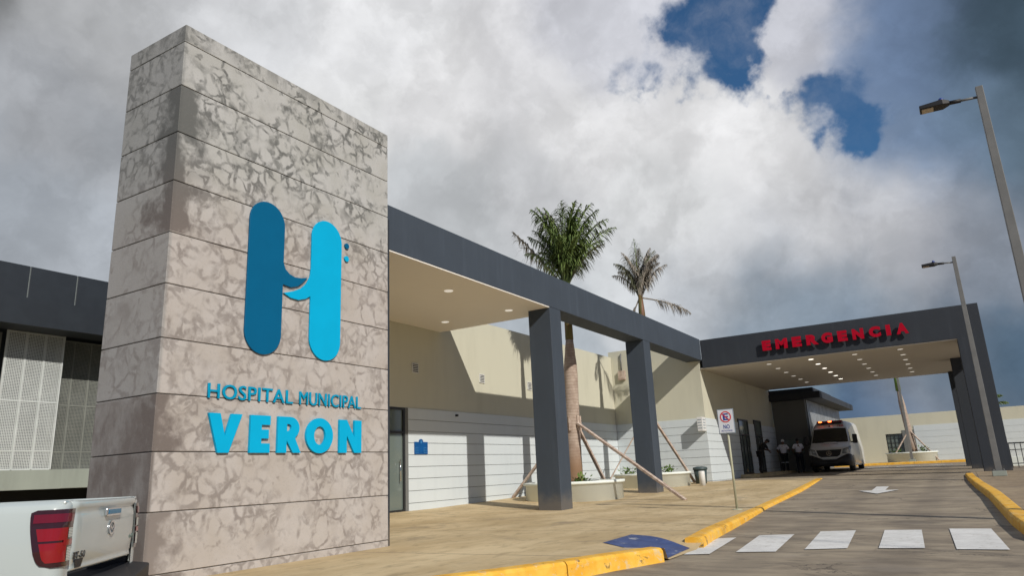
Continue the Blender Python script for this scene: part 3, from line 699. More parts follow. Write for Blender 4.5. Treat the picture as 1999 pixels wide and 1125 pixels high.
# ------------------------------------------------------------------ boundary wall behind
bw = empty('boundary_wall', (0, 56, .4), 0, 'long cream boundary wall with white siding behind the portal', 'wall')
m = MB(); m.box(-40, -4.25, 56, 56.4, .2, 3.66); m.box(-4.25, -3.25, 56, 56.4, 2.4, 3.66); m.box(-3.25, 60, 56, 56.4, .2, 3.66); m.box(-4.25, -3.25, 56, 56.4, .2, .8)
m.build('wall', 'cream', bw)
m = MB(); z = 2.86
while z > .3: m.box(-2.5, 60, 55.97, 56, z-.39, z); z -= .40
m.build('siding', 'siding', bw)
box('recess_shade', 'grey_wall', bw, -3.24, -2.52, 55.97, 55.999, .4, 2.6)  # flat grey panel, the shade of a niche is in its colour
w = box('window', 'glass', bw, -4.25, -3.25, 56.15, 56.18, .8, 2.4)
m = MB()
for k in range(5): m.box(-4.25+k*.24, -4.21+k*.24, 55.99, 56.02, .8, 2.4)
for k in range(6): m.box(-4.25, -3.25, 55.984, 55.989, .84+k*.3, .88+k*.3)
m.build('grille', 'frame', w)
rl = empty('metal_railing', (4.5, 33, .2), 0, 'dark metal railing with upright bars right of the portal columns', 'railing')
m = MB()
m.box(1.55, 9, 33.98, 34.02, 1.17, 1.22); m.box(1.55, 9, 33.98, 34.02, .93, .96); m.box(1.55, 9, 33.98, 34.02, .42, .45)
m.build('rail', 'frame', rl)
m = MB()
for k in range(40): m.box(1.56+k*.19, 1.585+k*.19, 33.975, 34.025, .2, 1.168)
tag(m.build('bars', 'frame', rl))
box('low_wall', 'planter', None, 1.4, 12, 37.5, 37.8, .2, .68, bevel=.02); tag(bpy.data.objects['low_wall'], 'low white kerb wall behind the dark railing', 'wall')

# ------------------------------------------------------------------ screened wing on the left
lw = empty('screened_wing', (-17.6, 8, 0), 0, 'dark roofed wing with perforated white metal screens behind the pylon', 'building')
m = MB(); y = .35
while y < 13.9: m.box(-17.5, -17.2, y+.012, min(y+1.03, 14)-.012, 5.22, 5.95); y += 1.03
m.build('parapet_panels', 'panel', lw, bevel=.005)
box('panel_joints', 'seam', lw, -17.49, -17.215, .36, 13.98, 5.23, 5.93)
box('fascia', 'panel', lw, -17.9, -17.16, .3, 14.0, 4.6, 5.215)
box('roof', 'slate_dark', lw, -24, -17.905, .3, 14.0, 4.7, 5.6)
box('wall', 'slate_dark', lw, -24, -18.75, .3, 14.0, -.4, 4.69)
box('base_wall', 'concrete_base', lw, -18.7, -17.95, .3, 9.1, 1.06, 1.49)
box('base_wall', 'concrete_base', lw, -18.7, -17.95, 9.1, 14.0, 1.06, 1.49, bevel=.01)
box('dark_gap', 'dark', lw, -18.74, -18.3, .3, 14.0, -.4, 1.055)  # near-black box stands in for the shaded void under the base wall
def screen(y0, y1, xf, mt):
    m = MB(); n = 12; pz = .034
    for k in range(1, n): yy = y0+(y1-y0)*k/n; m.box(xf-.004, xf, yy-.0068, yy+.0068, 1.5, 4.62)
    z = 1.52
    while z < 4.6: m.box(xf-.0055, xf-.0005, y0, y1, z-.0068, z+.0068); z += pz
    fr = MB(); fr.box(xf-.03, xf+.012, y0-.016, y0+.016, 1.5, 4.62); 0
    for zz in (1.5, 1.92, 3.02, 4.6): fr.box(xf-.025, xf+.009, y0+.017, y1-.017, zz-.015, zz+.015)
    s = fr.build('screen_frame', mt, lw); m.build('perforated_sheet', mt, s)
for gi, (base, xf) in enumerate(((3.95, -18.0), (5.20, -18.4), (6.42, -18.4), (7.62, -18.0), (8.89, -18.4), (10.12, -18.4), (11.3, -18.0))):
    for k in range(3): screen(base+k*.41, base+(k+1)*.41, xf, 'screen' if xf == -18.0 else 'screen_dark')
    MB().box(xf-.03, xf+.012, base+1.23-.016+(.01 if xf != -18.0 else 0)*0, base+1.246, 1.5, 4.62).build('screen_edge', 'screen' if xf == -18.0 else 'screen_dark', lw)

# ------------------------------------------------------------------ lamp posts
def lamp_post(x, y, z0, label, H_=6.72, name='street_lamp'):
    r = empty(name, (x, y, z0), 0, label, 'lamp post', 'lamp posts along the drive')
    h = H_-z0
    MB().loft([[(-.08, -.08, .02), (.08, -.08, .02), (.08, .08, .02), (-.08, .08, .02)], [(-.052, -.052, h), (.052, -.052, h), (.052, .052, h), (-.052, .052, h)]]).build('pole', 'galv', r, local=True, bevel=.006)
    pb = MB().box(-.17, .17, -.17, .17, -.12, .02).build('footing', 'concrete_base', r, local=True, bevel=.01)
    m = MB()
    for sx in (-1, 1):
        for sy in (-1, 1): m.lathe((sx*.12, sy*.12, .02), [(.015, 0), (.015, .05)], 6)
    m.box(-.15, .15, -.15, .15, .021, .032)
    m.build('base_plate', 'galv', r, local=True)
    a = MB().tube([(-.05, 0, h-.17), (-.36, 0, h-.15)], .022).build('arm', 'galv', r, local=True)
    MB().tube([(-.28, 0, h-.155), (-.46, 0, h-.145)], .036).build('sleeve', 'lamp_black', a, local=True)
    hd = MB().loft([[(-.44, -.05, h-.17), (-.44, .05, h-.17), (-.44, .05, h-.11), (-.44, -.05, h-.11)],
                    [(-.54, -.12, h-.185), (-.54, .12, h-.185), (-.54, .12, h-.09), (-.54, -.12, h-.09)],
                    [(-.88, -.12, h-.175), (-.88, .12, h-.175), (-.88, .12, h-.11), (-.88, -.12, h-.11)]]).build('lamp_head', 'lamp_black', r, local=True, bevel=.01)
    MB().box(-.85, -.68, -.085, .085, h-.189, h-.172).build('lens', 'lens', hd, local=True)
    MB().lathe((-.55, 0, h-.09), [(.04, 0), (.04, .05), (.02, .07)], 12).build('sensor_cap', 'blue_cap', hd, local=True)
    return r
lamp_post(1.26, 13.1, zs2(1.2, 13.1)+.1, 'tall grey lamp post cut by the right edge, the nearest one')
lamp_post(.80, 24.9, zs2(.8, 24.9)+.12, 'grey lamp post standing on the kerb in front of the portal column')
lamp_post(-2.62, 50.2, .66, 'distant lamp post seen through the portal beside the far palm', 7.6)

# ------------------------------------------------------------------ planters, palms, props
def planter(x, y, r, z0, z1, label):
    p = empty('round_planter', (x, y, z0), 0, label, 'planter', 'round concrete planters')
    h = z1-z0
    MB().lathe((0, 0, 0), [(r-.04, -.15), (r-.04, h-.09), (r+.01, h-.085), (r+.03, h-.05), (r+.02, h), (r-.13, h), (r-.13, h-.12)], 56).build('wall', 'planter', p, local=True)
    b = bmesh.new(); bmesh.ops.create_circle(b, cap_ends=True, segments=40, radius=r-.1)
    for v in b.verts: v.co.z = h-.10
    me = bpy.data.meshes.new('soil'); b.to_mesh(me); b.free(); me.materials.append(M['soil']); o = bpy.data.objects.new('soil', me); col.objects.link(o); o.parent = p
    return p
planter(-10.1, 19.9, 1.50, .04, .62, 'pale round concrete planter between the columns holding the tall green palm')
planter(-10.05, 26.3, 1.42, .17, .72, 'pale round planter behind the second column holding the drooping brown palm')
planter(-2.7, 52.3, 1.45, .55, 1.12, 'distant pale round planter seen through the portal')

def palm(x, y, z0, zt, r0, zc, fronds, label, lean=(0, 0), rs=.12, name='palm_tree', rng=None, lf=.62, wf=.017, shaft='shaft'):
    rng = rng or random.Random(3)
    p = empty(name, (x, y, z0), 0, label, 'palm tree')
    pts = []; rad = []; H = zt-z0; N = 26
    for i in range(N+1):
        t = i/N; pts.append((lean[0]*t, lean[1]*t, H*t)); b = r0*(1.0+.18*math.exp(-t*9)-.12*t) if t < .8 else r0*(.88-1.9*(t-.8))
        rad.append(b*(1+.02*math.sin(i*2.4)))
    MB().tube(pts, rad, 18).build('trunk', 'trunk', p, local=True)
    hc = zc-z0
    MB().tube([(lean[0], lean[1], H-.02), (lean[0], lean[1], (H+hc)/2), (lean[0], lean[1], hc)], [rs*1.15, rs*1.05, rs*.7], 14).build('crownshaft', shaft, p, local=True)
    for fi, (azm, elv, ln, droop, dr, mm) in enumerate(fronds):
        d = Vector((math.sin(R(azm)), math.cos(R(azm)), 0)); side = Vector((d.y, -d.x, 0))
        n = 20; P_ = []; ang = R(elv); q = Vector((lean[0], lean[1], hc-.12))+d*.04
        for i in range(n+1):
            P_.append(q.copy()); q = q+(d*math.cos(ang)+Vector((0, 0, 1))*math.sin(ang))*(ln/n); ang -= R(droop)*(.25+1.5*(i/n)**1.5)/n
        f = MB(); f.tube(P_, [.030*(1-.85*i/n)+.004 for i in range(n+1)], 5)
        for i in range(5, n+1):
            for sub in range(3):
                tt = min(n-.001, i-sub/3); a = int(tt); fr = tt-a; c = P_[a].lerp(P_[min(n, a+1)], fr)
                tan = (P_[min(n, a+1)]-P_[a]).normalized(); t = tt/n
                ll = lf*math.sin(math.pi*min(1, .18+.80*t))**.7*(ln/2.6)*(1-.1*t)
                for sg in (-1, 1):
                    if rng.random() < .10: continue
                    L_ = ll*rng.uniform(.7, 1.12); w = wf*rng.uniform(.7, 1.2)*(.85+.3*(ln/2.6))
                    dirv = (side*sg*rng.uniform(.45, .95)+tan*rng.uniform(.55, 1.1)+Vector((0, 0, rng.uniform(-.2, .35)))).normalized()
                    q0 = c; pts2 = [q0]; dv = dirv.copy()
                    for s_ in range(3):
                        pts2.append(pts2[-1]+dv*L_/3); dv = (dv+Vector((0, 0, -dr*rng.uniform(.6, 1.3)))).normalized()
                    wv = tan.cross(dirv); wv = wv.normalized()*w*.5 if wv.length > .1 else Vector((0, 0, w*.5))
                    wd = dirv.cross(Vector((0, 0, 1))); wd = (wd.normalized()*w*.8 if wd.length > .1 else wv)
                    ws = [.6, 1, .8, .05]
                    vv = [(f.b.verts.new(pp-wd*k), f.b.verts.new(pp+wd*k)) for pp, k in zip(pts2, ws)]
                    for u_, v_ in zip(vv, vv[1:]): f.b.faces.new((u_[0], u_[1], v_[1], v_[0]))
        f.build('frond', mm, p, local=True, norm=False)
    return p
rg = random.Random(5)
F1 = [(-35, 52, 2.35, 12, .55, 'leaf_dry')]
# azimuth, start elevation, length, droop, leaflet droop, material
for a, e, l, dp in ((62, 70, 3.0, 75), (75, 62, 2.8, 85), (30, 80, 2.6, 35), (-60, 76, 2.6, 60), (-100, 72, 2.5, 75), (-30, 84, 2.7, 34), (100, 74, 2.5, 75), (150, 80, 2.5, 50),
                    (-150, 78, 2.5, 50), (80, 66, 2.2, 105), (-80, 82, 2.7, 40), (10, 76, 2.4, 60), (180, 74, 2.2, 70), (130, 68, 2.1, 100), (-125, 80, 2.6, 60), (45, 85, 2.7, 25), (-10, 86, 2.5, 18),
                    (115, 82, 2.5, 50), (20, 72, 2.4, 80), (-20, 76, 2.3, 80), (85, 78, 2.6, 60), (-85, 76, 2.3, 75), (50, 76, 2.7, 65), (160, 70, 2.1, 95), (-115, 64, 2.0, 100), (60, 84, 2.6, 40), (-70, 70, 2.2, 95), (0, 66, 2.0, 100)):
    F1.append((a, min(87, e+5), l*(1.12 if e >= 76 else .92), dp*.9, .95, 'leaf'))
F1.append((-92, 54, 2.9, 8, 1.0, 'leaf_dry')); F1.append((-60, 82, 2.4, 30, 1.1, 'leaf_dry')); F1.append((70, 62, 1.9, 60, .7, 'leaf_mid')); F1.append((-160, 82, 2.5, 30, .6, 'leaf_mid'))
palm(-10.07, 19.9, .52, 4.95, .235, 6.75, F1[1:], 'tall palm with an upright green crown between the two columns', (.14, 0), .115, rng=random.Random(11), lf=.98, wf=.020)
F2 = []
for a, e, l, dp, mm in ((-80, 76, 1.9, 60, 'leaf_mid'), (-60, 80, 2.1, 50, 'leaf_mid'), (30, 82, 2.1, 50, 'leaf_dry'), (60, 78, 2.0, 60, 'leaf_dry'), (-120, 76, 1.8, 70, 'leaf_mid'), (150, 80, 2.0, 50, 'leaf_dry'),
                        (100, 76, 1.9, 65, 'leaf_dry'), (80, 62, 1.7, 60, 'leaf_dry'), (-20, 86, 2.2, 20, 'leaf_mid'), (170, 87, 2.4, 10, 'leaf'), (-160, 78, 2.0, 60, 'leaf_dry'), (62, -12, 2.0, 32, 'leaf_dry'), (-95, 66, 1.6, 80, 'leaf_dry'),
                        (120, 72, 1.8, 70, 'leaf_dry'), (40, 74, 1.9, 70, 'leaf_dry'), (-100, -62, 1.5, 20, 'leaf_dry'), (-40, 84, 1.8, 40, 'leaf'), (75, 84, 2.1, 40, 'leaf_dry'), (10, 78, 1.9, 70, 'leaf_dry'), (95, 80, 2.0, 55, 'leaf_mid'), (-70, 72, 1.8, 80, 'leaf_dry')):
    F2.append((a, min(87, e+3) if e > 0 else e, l, dp*1.1, 1.6, mm))
palm(-10.0, 26.3, .6, 6.2, .22, 7.6, F2, 'sparse palm with brown wilted fronds rising behind the long beam', (.15, 0), .12, rng=random.Random(4), lf=1.0, wf=.016)
F3 = [(a, 76, 1.9, 25, .4, 'leaf') for a in range(0, 360, 45)]
palm(-2.55, 52.3, 1.0, 5.0, .20, 6.6, F3, 'distant palm in a planter seen through the portal', (-.25, 0), .14, rng=random.Random(9), shaft='shaft_green')
F4 = [(a, 40 if a == 90 else 60, 1.4, 90, .5, 'leaf') for a in range(0, 360, 40)]+[(88, 35, 1.35, 80, .5, 'leaf')]
palm(1.55, 52, .5, 3.0, .15, 3.5, F4, 'small palm tip showing just right of the portal column', (0, 0), .08, rng=random.Random(2), lf=1.1, wf=.05)

def prop(p0, p1, label, w=.055):
    a, b = Vector(p0), Vector(p1); d = (b-a); L_ = d.length; q = d.to_track_quat('Z', 'Y').to_matrix().to_4x4()
    m = MB(); m.box(-w, w, -w*.6, w*.6, 0, L_)
    o = m.build('timber_prop', 'wood', None); o.location = a; o.rotation_euler = q.to_euler()
    md = o.modifiers.new('bevel', 'BEVEL'); md.width = .006
    tag(o, label, 'timber prop', 'timber props bracing the palms'); return o
prop((-6.30, 18.72, zs(-6.3, 18.7)), (-9.80, 19.8, 2.32), 'long timber prop crossing in front of the second column')
prop((-12.34, 20.0, zs(-12.3, 20)+.02), (-10.25, 19.85, 2.25), 'timber prop between the white siding and the first column')
prop((-9.75, 21.3, .62), (-9.93, 20.05, 2.25), 'short steep timber prop standing on the first planter rim')
prop((-10.3, 18.5, .62), (-10.15, 19.7, 2.3), 'timber prop half hidden behind the first column')
prop((-8.95, 27.9, .28), (-9.75, 26.4, 2.6), 'timber prop leaning right of the second column by the bin')
prop((-11.45, 25.0, .2), (-10.15, 26.2, 2.7), 'thin timber prop rising behind the first palm trunk', .03)
for a, l in (((-3.9, 51.6), 'left timber prop of the distant palm'), ((-1.25, 51.7), 'right timber prop of the distant palm')):
    prop((a[0], a[1], .56), (-2.62, 52.2, 2.5), l)
m = MB()
for k in range(6):
    t = R(60*k+10); m.box(-.035, .035, .235, .275, 2.1, 2.55, Matrix.Translation((-10.02, 19.9, 0)) @ Matrix.Rotation(t, 4, 'Z'))
tag(m.build('timber_collar', 'wood'), 'ring of timber battens strapped round the tall green palm trunk', 'timber collar')
def shrub(x, y, z, s, label, seed):
    rr = random.Random(seed); f = MB()
    for k in range(90):
        a = rr.uniform(0, 6.28); e = rr.uniform(.1, 1.4); L_ = s*rr.uniform(.5, 1.1); d = Vector((math.cos(a)*math.cos(e), math.sin(a)*math.cos(e), math.sin(e)))
        c = Vector((rr.uniform(-.12, .12), rr.uniform(-.12, .12), 0))*s*3+d*L_*rr.uniform(.2, .8); sd = d.cross(Vector((0, 0, 1))).normalized()*.035*s*3
        tip = c+d*L_*.35+Vector((0, 0, -.05*s)); mid = (c+tip)/2
        f.face([c, mid+sd, tip, mid-sd])
    o = f.build('shrub', 'shrub', None, norm=False); o.location = (x, y, z); tag(o, label, 'shrub', 'small leafy shrubs in the planters'); return o
shrub(-9.55, 19.35, .52, .38, 'small green shrub at the foot of the tall green palm', 1)
shrub(-10.5, 19.2, .52, .25, 'low green shrub on the left side of the first planter', 2)
shrub(-10.85, 26.0, .62, .42, 'green shrub left of the second column in the rear planter', 3)
shrub(-9.35, 26.1, .62, .42, 'green shrub right of the second column in the rear planter', 4)
shrub(-3.5, 52.0, 1.03, .45, 'dark shrub left of the distant palm trunk', 5)
shrub(-2.0, 51.9, 1.03, .5, 'green shrub right of the distant palm trunk', 6)

# ------------------------------------------------------------------ bin, bollard, sign
bn = empty('waste_bin', (-8.57, 27.5, .24), 0, 'dark green grey plastic waste bin standing by the siding corner', 'bin')
MB().lathe((0, 0, 0), [(.20, 0), (.245, .50)], 24).build('body', 'bin', bn, local=True)
MB().lathe((0, 0, .50), [(.27, 0), (.275, .05), (.25, .10), (.10, .13)], 24).build('lid', 'bin', bn, local=True)
bo = MB().lathe((0, 0, 0), [(.105, -.02), (.105, .50), (.10, .52)], 24).build('bollard', 'white_pvc'); bo.location = (-8.06, 26.0, .19)
tag(bo, 'short white round bollard in front of the waste bin', 'bollard')
ns = empty('no_parking_sign', (-4.07, 15.22, zs(-4, 15.2)), 0, 'white no parking sign with red ring on a thin cream post', 'sign')
MB().tube([(0, 0, 0), (.0, 0, 1.96)], .024, 10).build('post', 'post_cream', ns, local=True)
MB().lathe((0, 0, 0), [(.11, 0), (.10, .012), (.03, .02)], 16).build('foot', 'post_cream', ns, local=True)
pn = MB().box(-.17, .17, -.045, -.03, 1.52, 2.02).build('panel', 'sign_grey', ns, local=True, bevel=.004)
fs = lambda u, v, d: (u, -.046-d, v)
MB().prism([(-.155, 1.535), (.155, 1.535), (.155, 2.005), (-.155, 2.005)], fs, 0, .002).build('face', 'sign_white', pn, local=True)
text_mesh('symbol', 'E', 'sign_blue', pn, fs, -.055, .055, 1.79, 1.93, .004, .03, local=True)
MB().prism(arc(0, 1.86, .115, .115, 0, 352, 44), fs, 0, .006, holes=[arc(0, 1.86, .095, .095, 0, 352, 44)]).build('ring', 'sign_red', pn, local=True)
MB().prism([(-.083, 1.93), (-.070, 1.943), (.083, 1.79), (.070, 1.777)], fs, 0, .007).build('slash', 'sign_red', pn, local=True)
text_mesh('word', 'NO', 'sign_blue', pn, fs, -.065, .065, 1.615, 1.70, .004, .02, local=True)
text_mesh('word', 'ESTACIONE', 'sign_blue', pn, fs, -.11, .11, 1.56, 1.59, .004, .01, local=True)

# ------------------------------------------------------------------ overhead cables (out of frame, they draw the thin shadows on the drive)
def cable(P0, P1, k, label):
    a = Vector(P0)+SUN/SUN.x*k; b = Vector(P1)+SUN/SUN.x*k
    pts = [a.lerp(b, t/8) for t in range(9)]
    tag(MB().tube(pts, .022, 6).build('power_cable', 'cable'), label, 'cable', 'overhead cables above the drive')
cable((-6.5, 13.2, 0), (3.5, 7.3, -.12), 15, 'lowest overhead power cable crossing the drive')
cable((-2.6, 14.5, -.08), (7.5, 7.4, -.08), 15, 'middle overhead power cable crossing the drive')
cable((-3.2, 24.2, .1), (9, 15.4, .1), 16, 'farthest overhead power cable crossing the drive')

# ------------------------------------------------------------------ wheels
def wheel(parent, x, y, r, w, name='wheel'):
    t = MB(); n = 28
    rings = []
    for u, rr in ((-w/2, r*.62), (-w/2, r*.94), (-w/2+.03, r), (w/2-.03, r), (w/2, r*.94), (w/2, r*.62)):
        rings.append([(x+u, y+rr*math.cos(2*math.pi*k/n), r+rr*math.sin(2*math.pi*k/n)) for k in range(n)])
    wh = t.loft(rings, smooth=True).build(name, 'tyre', parent, local=True)
    sg = 1 if x > 0 else -1; m = MB(); xo = x+sg*(w/2+.002)
    m.loft([[(xo-sg*.03, y+r*.60*math.cos(2*math.pi*k/20), r+r*.60*math.sin(2*math.pi*k/20)) for k in range(20)], [(xo+sg*.005, y+r*.56*math.cos(2*math.pi*k/20), r+r*.56*math.sin(2*math.pi*k/20)) for k in range(20)]])
    for k in range(6):
        a = math.pi/3*k; c, s = math.cos(a), math.sin(a)
        m.box(min(xo, xo+sg*.02), max(xo, xo+sg*.02), -.03, .03, .04, r*.56, Matrix.Translation((0, y, r)) @ Matrix.Rotation(a, 4, 'X'))
    m.build('rim', 'rim', wh, local=True)

# ------------------------------------------------------------------ pickup truck
PK = empty('pickup_truck', (0, 0, 0), R(131.6), 'white double cab pickup seen from its rear corner beside the pylon', 'pickup truck')
ux = Vector((math.cos(R(131.6)), math.sin(R(131.6)))); hw = .875
# near rear corner of the bed sits at (-5.64, 2.90)
corner = Vector((-5.64, 2.90)); o2 = corner+ux*hw*(1) if False else corner-ux*(-hw)
PK.location = (corner.x+ux.x*hw, corner.y+ux.y*hw, -.50)
def xat(z):  # half width of the bed flank by height
    return lerp(z, [(.45, .80), (.58, .845), (.80, .868), (1.0, .875), (1.2, .868), (1.32, .85), (1.36, .82)])
def flank(s, z, off=0.0):
    """rear corner strip: s<0 runs forward along the left flank, s>0 across the tail."""
    hx = xat(z); r = .11; q = math.pi*r/4
    if s < -q: n = Vector((-1, 0)); p = Vector((-hx, r+(-q-s)))
    elif s > q: n = Vector((0, -1)); p = Vector((-hx+r+(s-q), 0))
    else:
        a = (s+q)/(2*q)*math.pi/2; n = Vector((-math.cos(a), -math.sin(a))); p = Vector((-hx+r, r))+n*r
    if p.x > -.72-.0: pass
    p = p+n*off
    return (p.x, p.y+ (0.0), z)
zsl = [.47, .55, .60, .72, .80, .90, 1.0, 1.1, 1.2, 1.28, 1.325, 1.345, 1.36]
def body_rows(sgn):
    rows = []
    for z in zsl:
        ins = .0 if z < 1.33 else (.008 if z < 1.35 else .03)
        row = [flank(-(5.0-t*.0) if False else s, z, -ins) for s in (-1.75, -1.2, -.7, -.4, -.2, -.0864, -.065, -.043, -.02, 0, .02, .043, .065, .0864, .12, .155)]
        if z >= 1.36: pass
        rows.append([(x*sgn*1.0 if sgn == 1 else -x, y, zz) for x, y, zz in row])
    return rows
m = MB()
for sg in (1, -1):
    rows = body_rows(sg); m.loft(rows, closed=False, cap=False, smooth=True)
m.build('bed_side', 'white_car', PK, local=True, solid=-.03 if False else 0, smooth=True)
m = MB()  # bed rails, inner liner, floor
for sg in (1, -1):
    a, b = sorted((sg*.80, sg*.72)); m.box(a, b, .02, 1.8, 1.33, 1.362)
m.build('bed_rail', 'white_car', PK, local=True, bevel=.012)
m = MB(); m.box(-.74, .74, .06, 1.8, .70, .74); m.box(-.76, -.735, .05, 1.8, .74, 1.335); m.box(.735, .76, .05, 1.8, .74, 1.335); m.box(-.80, .80, .2, 5.0, .42, .62)
m.build('bed_liner', 'black_plastic', PK, local=True)
# tailgate with a recessed lower field and a top lip
tg = []
for z, y in ((.845, .012), (.86, -.004), (.875, .0), (.895, .004), (.91, -.002), (1.0, -.010), (1.13, -.014), (1.21, -.012), (1.255, -.006), (1.28, .004), (1.30, -.010), (1.335, -.016), (1.352, -.002), (1.356, .03), (1.35, .06), (.86, .06)):
    tg.append([(-.712+1.424*i/16, y-.018*(1-((i-8)/8)**2)*(1 if y < .05 else 0)+(.012 if i in (0, 16) and y < .05 else 0), z) for i in range(17)])
gt = MB().loft(tg, closed=False, cap=False, smooth=True).build('tailgate', 'white_car', PK, local=True, solid=.012)
MB().box(-.15, .19, -.055, -.03, 1.215, 1.285).build('handle', 'chrome', gt, local=True, bevel=.014)
MB().box(-.12, .16, -.060, -.054, 1.232, 1.270).build('handle_reflection', mat('blue_reflection_tint', (.05, .25, .45), .15, metal=.6, var=0), gt, local=True, bevel=.003)  # blue reflection on the chrome handle put in as a coloured plate
ft = lambda u, v, d: (u, -.034-d, v)
MB().prism(arc(.03, 1.12, .062, .058, 0, 350, 35), ft, 0, .008, holes=[arc(.03, 1.12, .046, .042, 0, 345, 23)]).prism([(-.012, 1.10), (.0, 1.145), (.03, 1.118), (.06, 1.145), (.075, 1.10), (.06, 1.125), (.03, 1.095), (.002, 1.125)], ft, 0, .008).build('emblem', 'chrome', gt, local=True)
text_mesh('badge', 'BT-50', 'frame', gt, lambda u, v, d: (u, -.014-d, v), -.66, -.44, .935, .985, .006, .01, local=True)
text_mesh('badge', '4x4', 'ad', gt, lambda u, v, d: (u, -.014-d, v), .53, .66, 1.0, 1.035, .006, .01, local=True)
MB().prism([(-.60, .87), (-.50, .87), (-.46, .93), (-.62, .93)], lambda u, v, d: (u, -.012-d, v), 0, .004).build('sticker', 'black_plastic', gt, local=True)
# tail lamp: outline in (s, z)
def lampgrid(zlist, sl, sr, off, n=22):
    rows = []
    for z in zlist: rows.append([flank(sl(z)+(sr(z)-sl(z))*i/n, z, off) for i in range(n+1)])
    return rows
SL = [(.902, -.03), (.908, -.065), (.92, -.095), (.945, -.118), (1.0, -.142), (1.08, -.162), (1.16, -.178), (1.25, -.19), (1.285, -.19), (1.297, -.178), (1.302, -.15)]
def mirrored(rows): return [[(-x, y, z) for x, y, z in r] for r in rows]
for sg in (0, 1):
    mk = mirrored if sg else (lambda r: r)
    zl = frange(.902, 1.302, 24)
    tl = MB().loft(mk(lampgrid(zl, lambda z: lerp(z, SL), lambda z: .138, .014)), closed=False, cap=False, smooth=True).build('tail_light', 'tail_dark', PK, local=True)
    def strip(z0, z1, sl, sr, mm, nm, off=.019):
        MB().loft(mk(lampgrid(frange(z0, z1, 6), sl, sr, off)), closed=False, cap=False, smooth=True).build(nm, mm, tl, local=True)
    strip(1.212, 1.272, lambda z: -.165, lambda z: .118, 'tail_red2', 'upper_lens')
    strip(1.085, 1.172, lambda z: lerp(z, [(1.08, -.115), (1.17, -.138)]), lambda z: .06, 'tail_red', 'middle_lens')
    strip(.935, 1.070, lambda z: lerp(z, [(.935, -.06), (.96, -.08), (1.07, -.112)]), lambda z: .06, 'tail_red', 'lower_lens')
    strip(1.048, 1.088, lambda z: .03, lambda z: .128, 'tail_red', 'reflector', .021)
    strip(1.10, 1.168, lambda z: .066, lambda z: .128, 'clear_lens', 'reversing_lens')
    strip(.940, 1.035, lambda z: .066, lambda z: .124, 'clear_lens', 'indicator_lens')
bm_ = MB().loft([[(-.86, .10, .60), (-.86, .10, .74), (-.86, .30, .74), (-.86, .30, .60)], [(-.80, -.14, .52), (-.80, -.14, .76), (-.80, .10, .79), (-.80, .10, .52)],
                 [(-.25, -.18, .50), (-.25, -.18, .70), (-.25, .10, .78), (-.25, .10, .50)], [(.25, -.18, .50), (.25, -.18, .70), (.25, .10, .78), (.25, .10, .50)],
                 [(.80, -.14, .52), (.80, -.14, .76), (.80, .10, .79), (.80, .10, .52)], [(.86, .10, .60), (.86, .10, .74), (.86, .30, .74), (.86, .30, .60)]]).build('rear_bumper', 'black_plastic', PK, local=True, bevel=.015)
# cab and front
def cabring(y, w, zb, zt, r): return [(-w, y, zb), (-w, y, zt-r), (-w+r*.4, y, zt-r*.25), (-w+r, y, zt), (w-r, y, zt), (w-r*.4, y, zt-r*.25), (w, y, zt-r), (w, y, zb)]
MB().loft([cabring(1.62, .87, .5, 1.33, .06), cabring(3.2, .89, .45, 1.28, .06), cabring(3.6, .89, .45, 1.22, .08), cabring(4.7, .88, .45, 1.12, .12), cabring(5.05, .80, .45, .98, .15), cabring(5.12, .70, .5, .85, .15)], smooth=False).build('body', 'white_car', PK, local=True, bevel=.02)
ch = MB().loft([cabring(1.66, .80, 1.25, 1.34, .04), cabring(1.80, .70, 1.25, 1.76, .10), cabring(2.9, .70, 1.25, 1.80, .10), cabring(3.55, .78, 1.2, 1.24, .03)]).build('cabin', 'white_car', PK, local=True, bevel=.02)
m = MB()
m.face([(-.60, 1.665, 1.36), (.60, 1.665, 1.36), (.56, 1.775, 1.70), (-.56, 1.775, 1.70)])
m.face([(-.70, 3.52, 1.275), (.70, 3.52, 1.275), (.60, 2.96, 1.765), (-.60, 2.96, 1.765)])
for sg in (-1, 1): m.face([(sg*.803, 1.85, 1.37), (sg*.803, 3.25, 1.34), (sg*.712, 2.85, 1.70), (sg*.712, 1.95, 1.68)])
m.build('window', 'windscreen', ch, local=True, solid=.004)
for sg in (-1, 1):
    wheel(PK, sg*.76, 1.15, .385, .26); wheel(PK, sg*.76, 4.25, .385, .26)
    MB().box(min(sg*.92, sg*1.08), max(sg*.92, sg*1.08), 3.15, 3.25, 1.25, 1.42).build('mirror', 'black_plastic', PK, local=True, bevel=.03)
m = MB(); m.box(-.78, .78, 5.10, 5.2, .45, .72); m.build('front_bumper', 'white_car', PK, local=True, bevel=.03)
for sg in (-1, 1): MB().box(min(sg*.45, sg*.76), max(sg*.45, sg*.76), 5.03, 5.12, .80, .95).build('headlight', 'headlight', PK, local=True, bevel=.02)
MB().box(-.42, .42, 5.10, 5.14, .72, .95).build('grille', 'black_plastic', PK, local=True, bevel=.01)

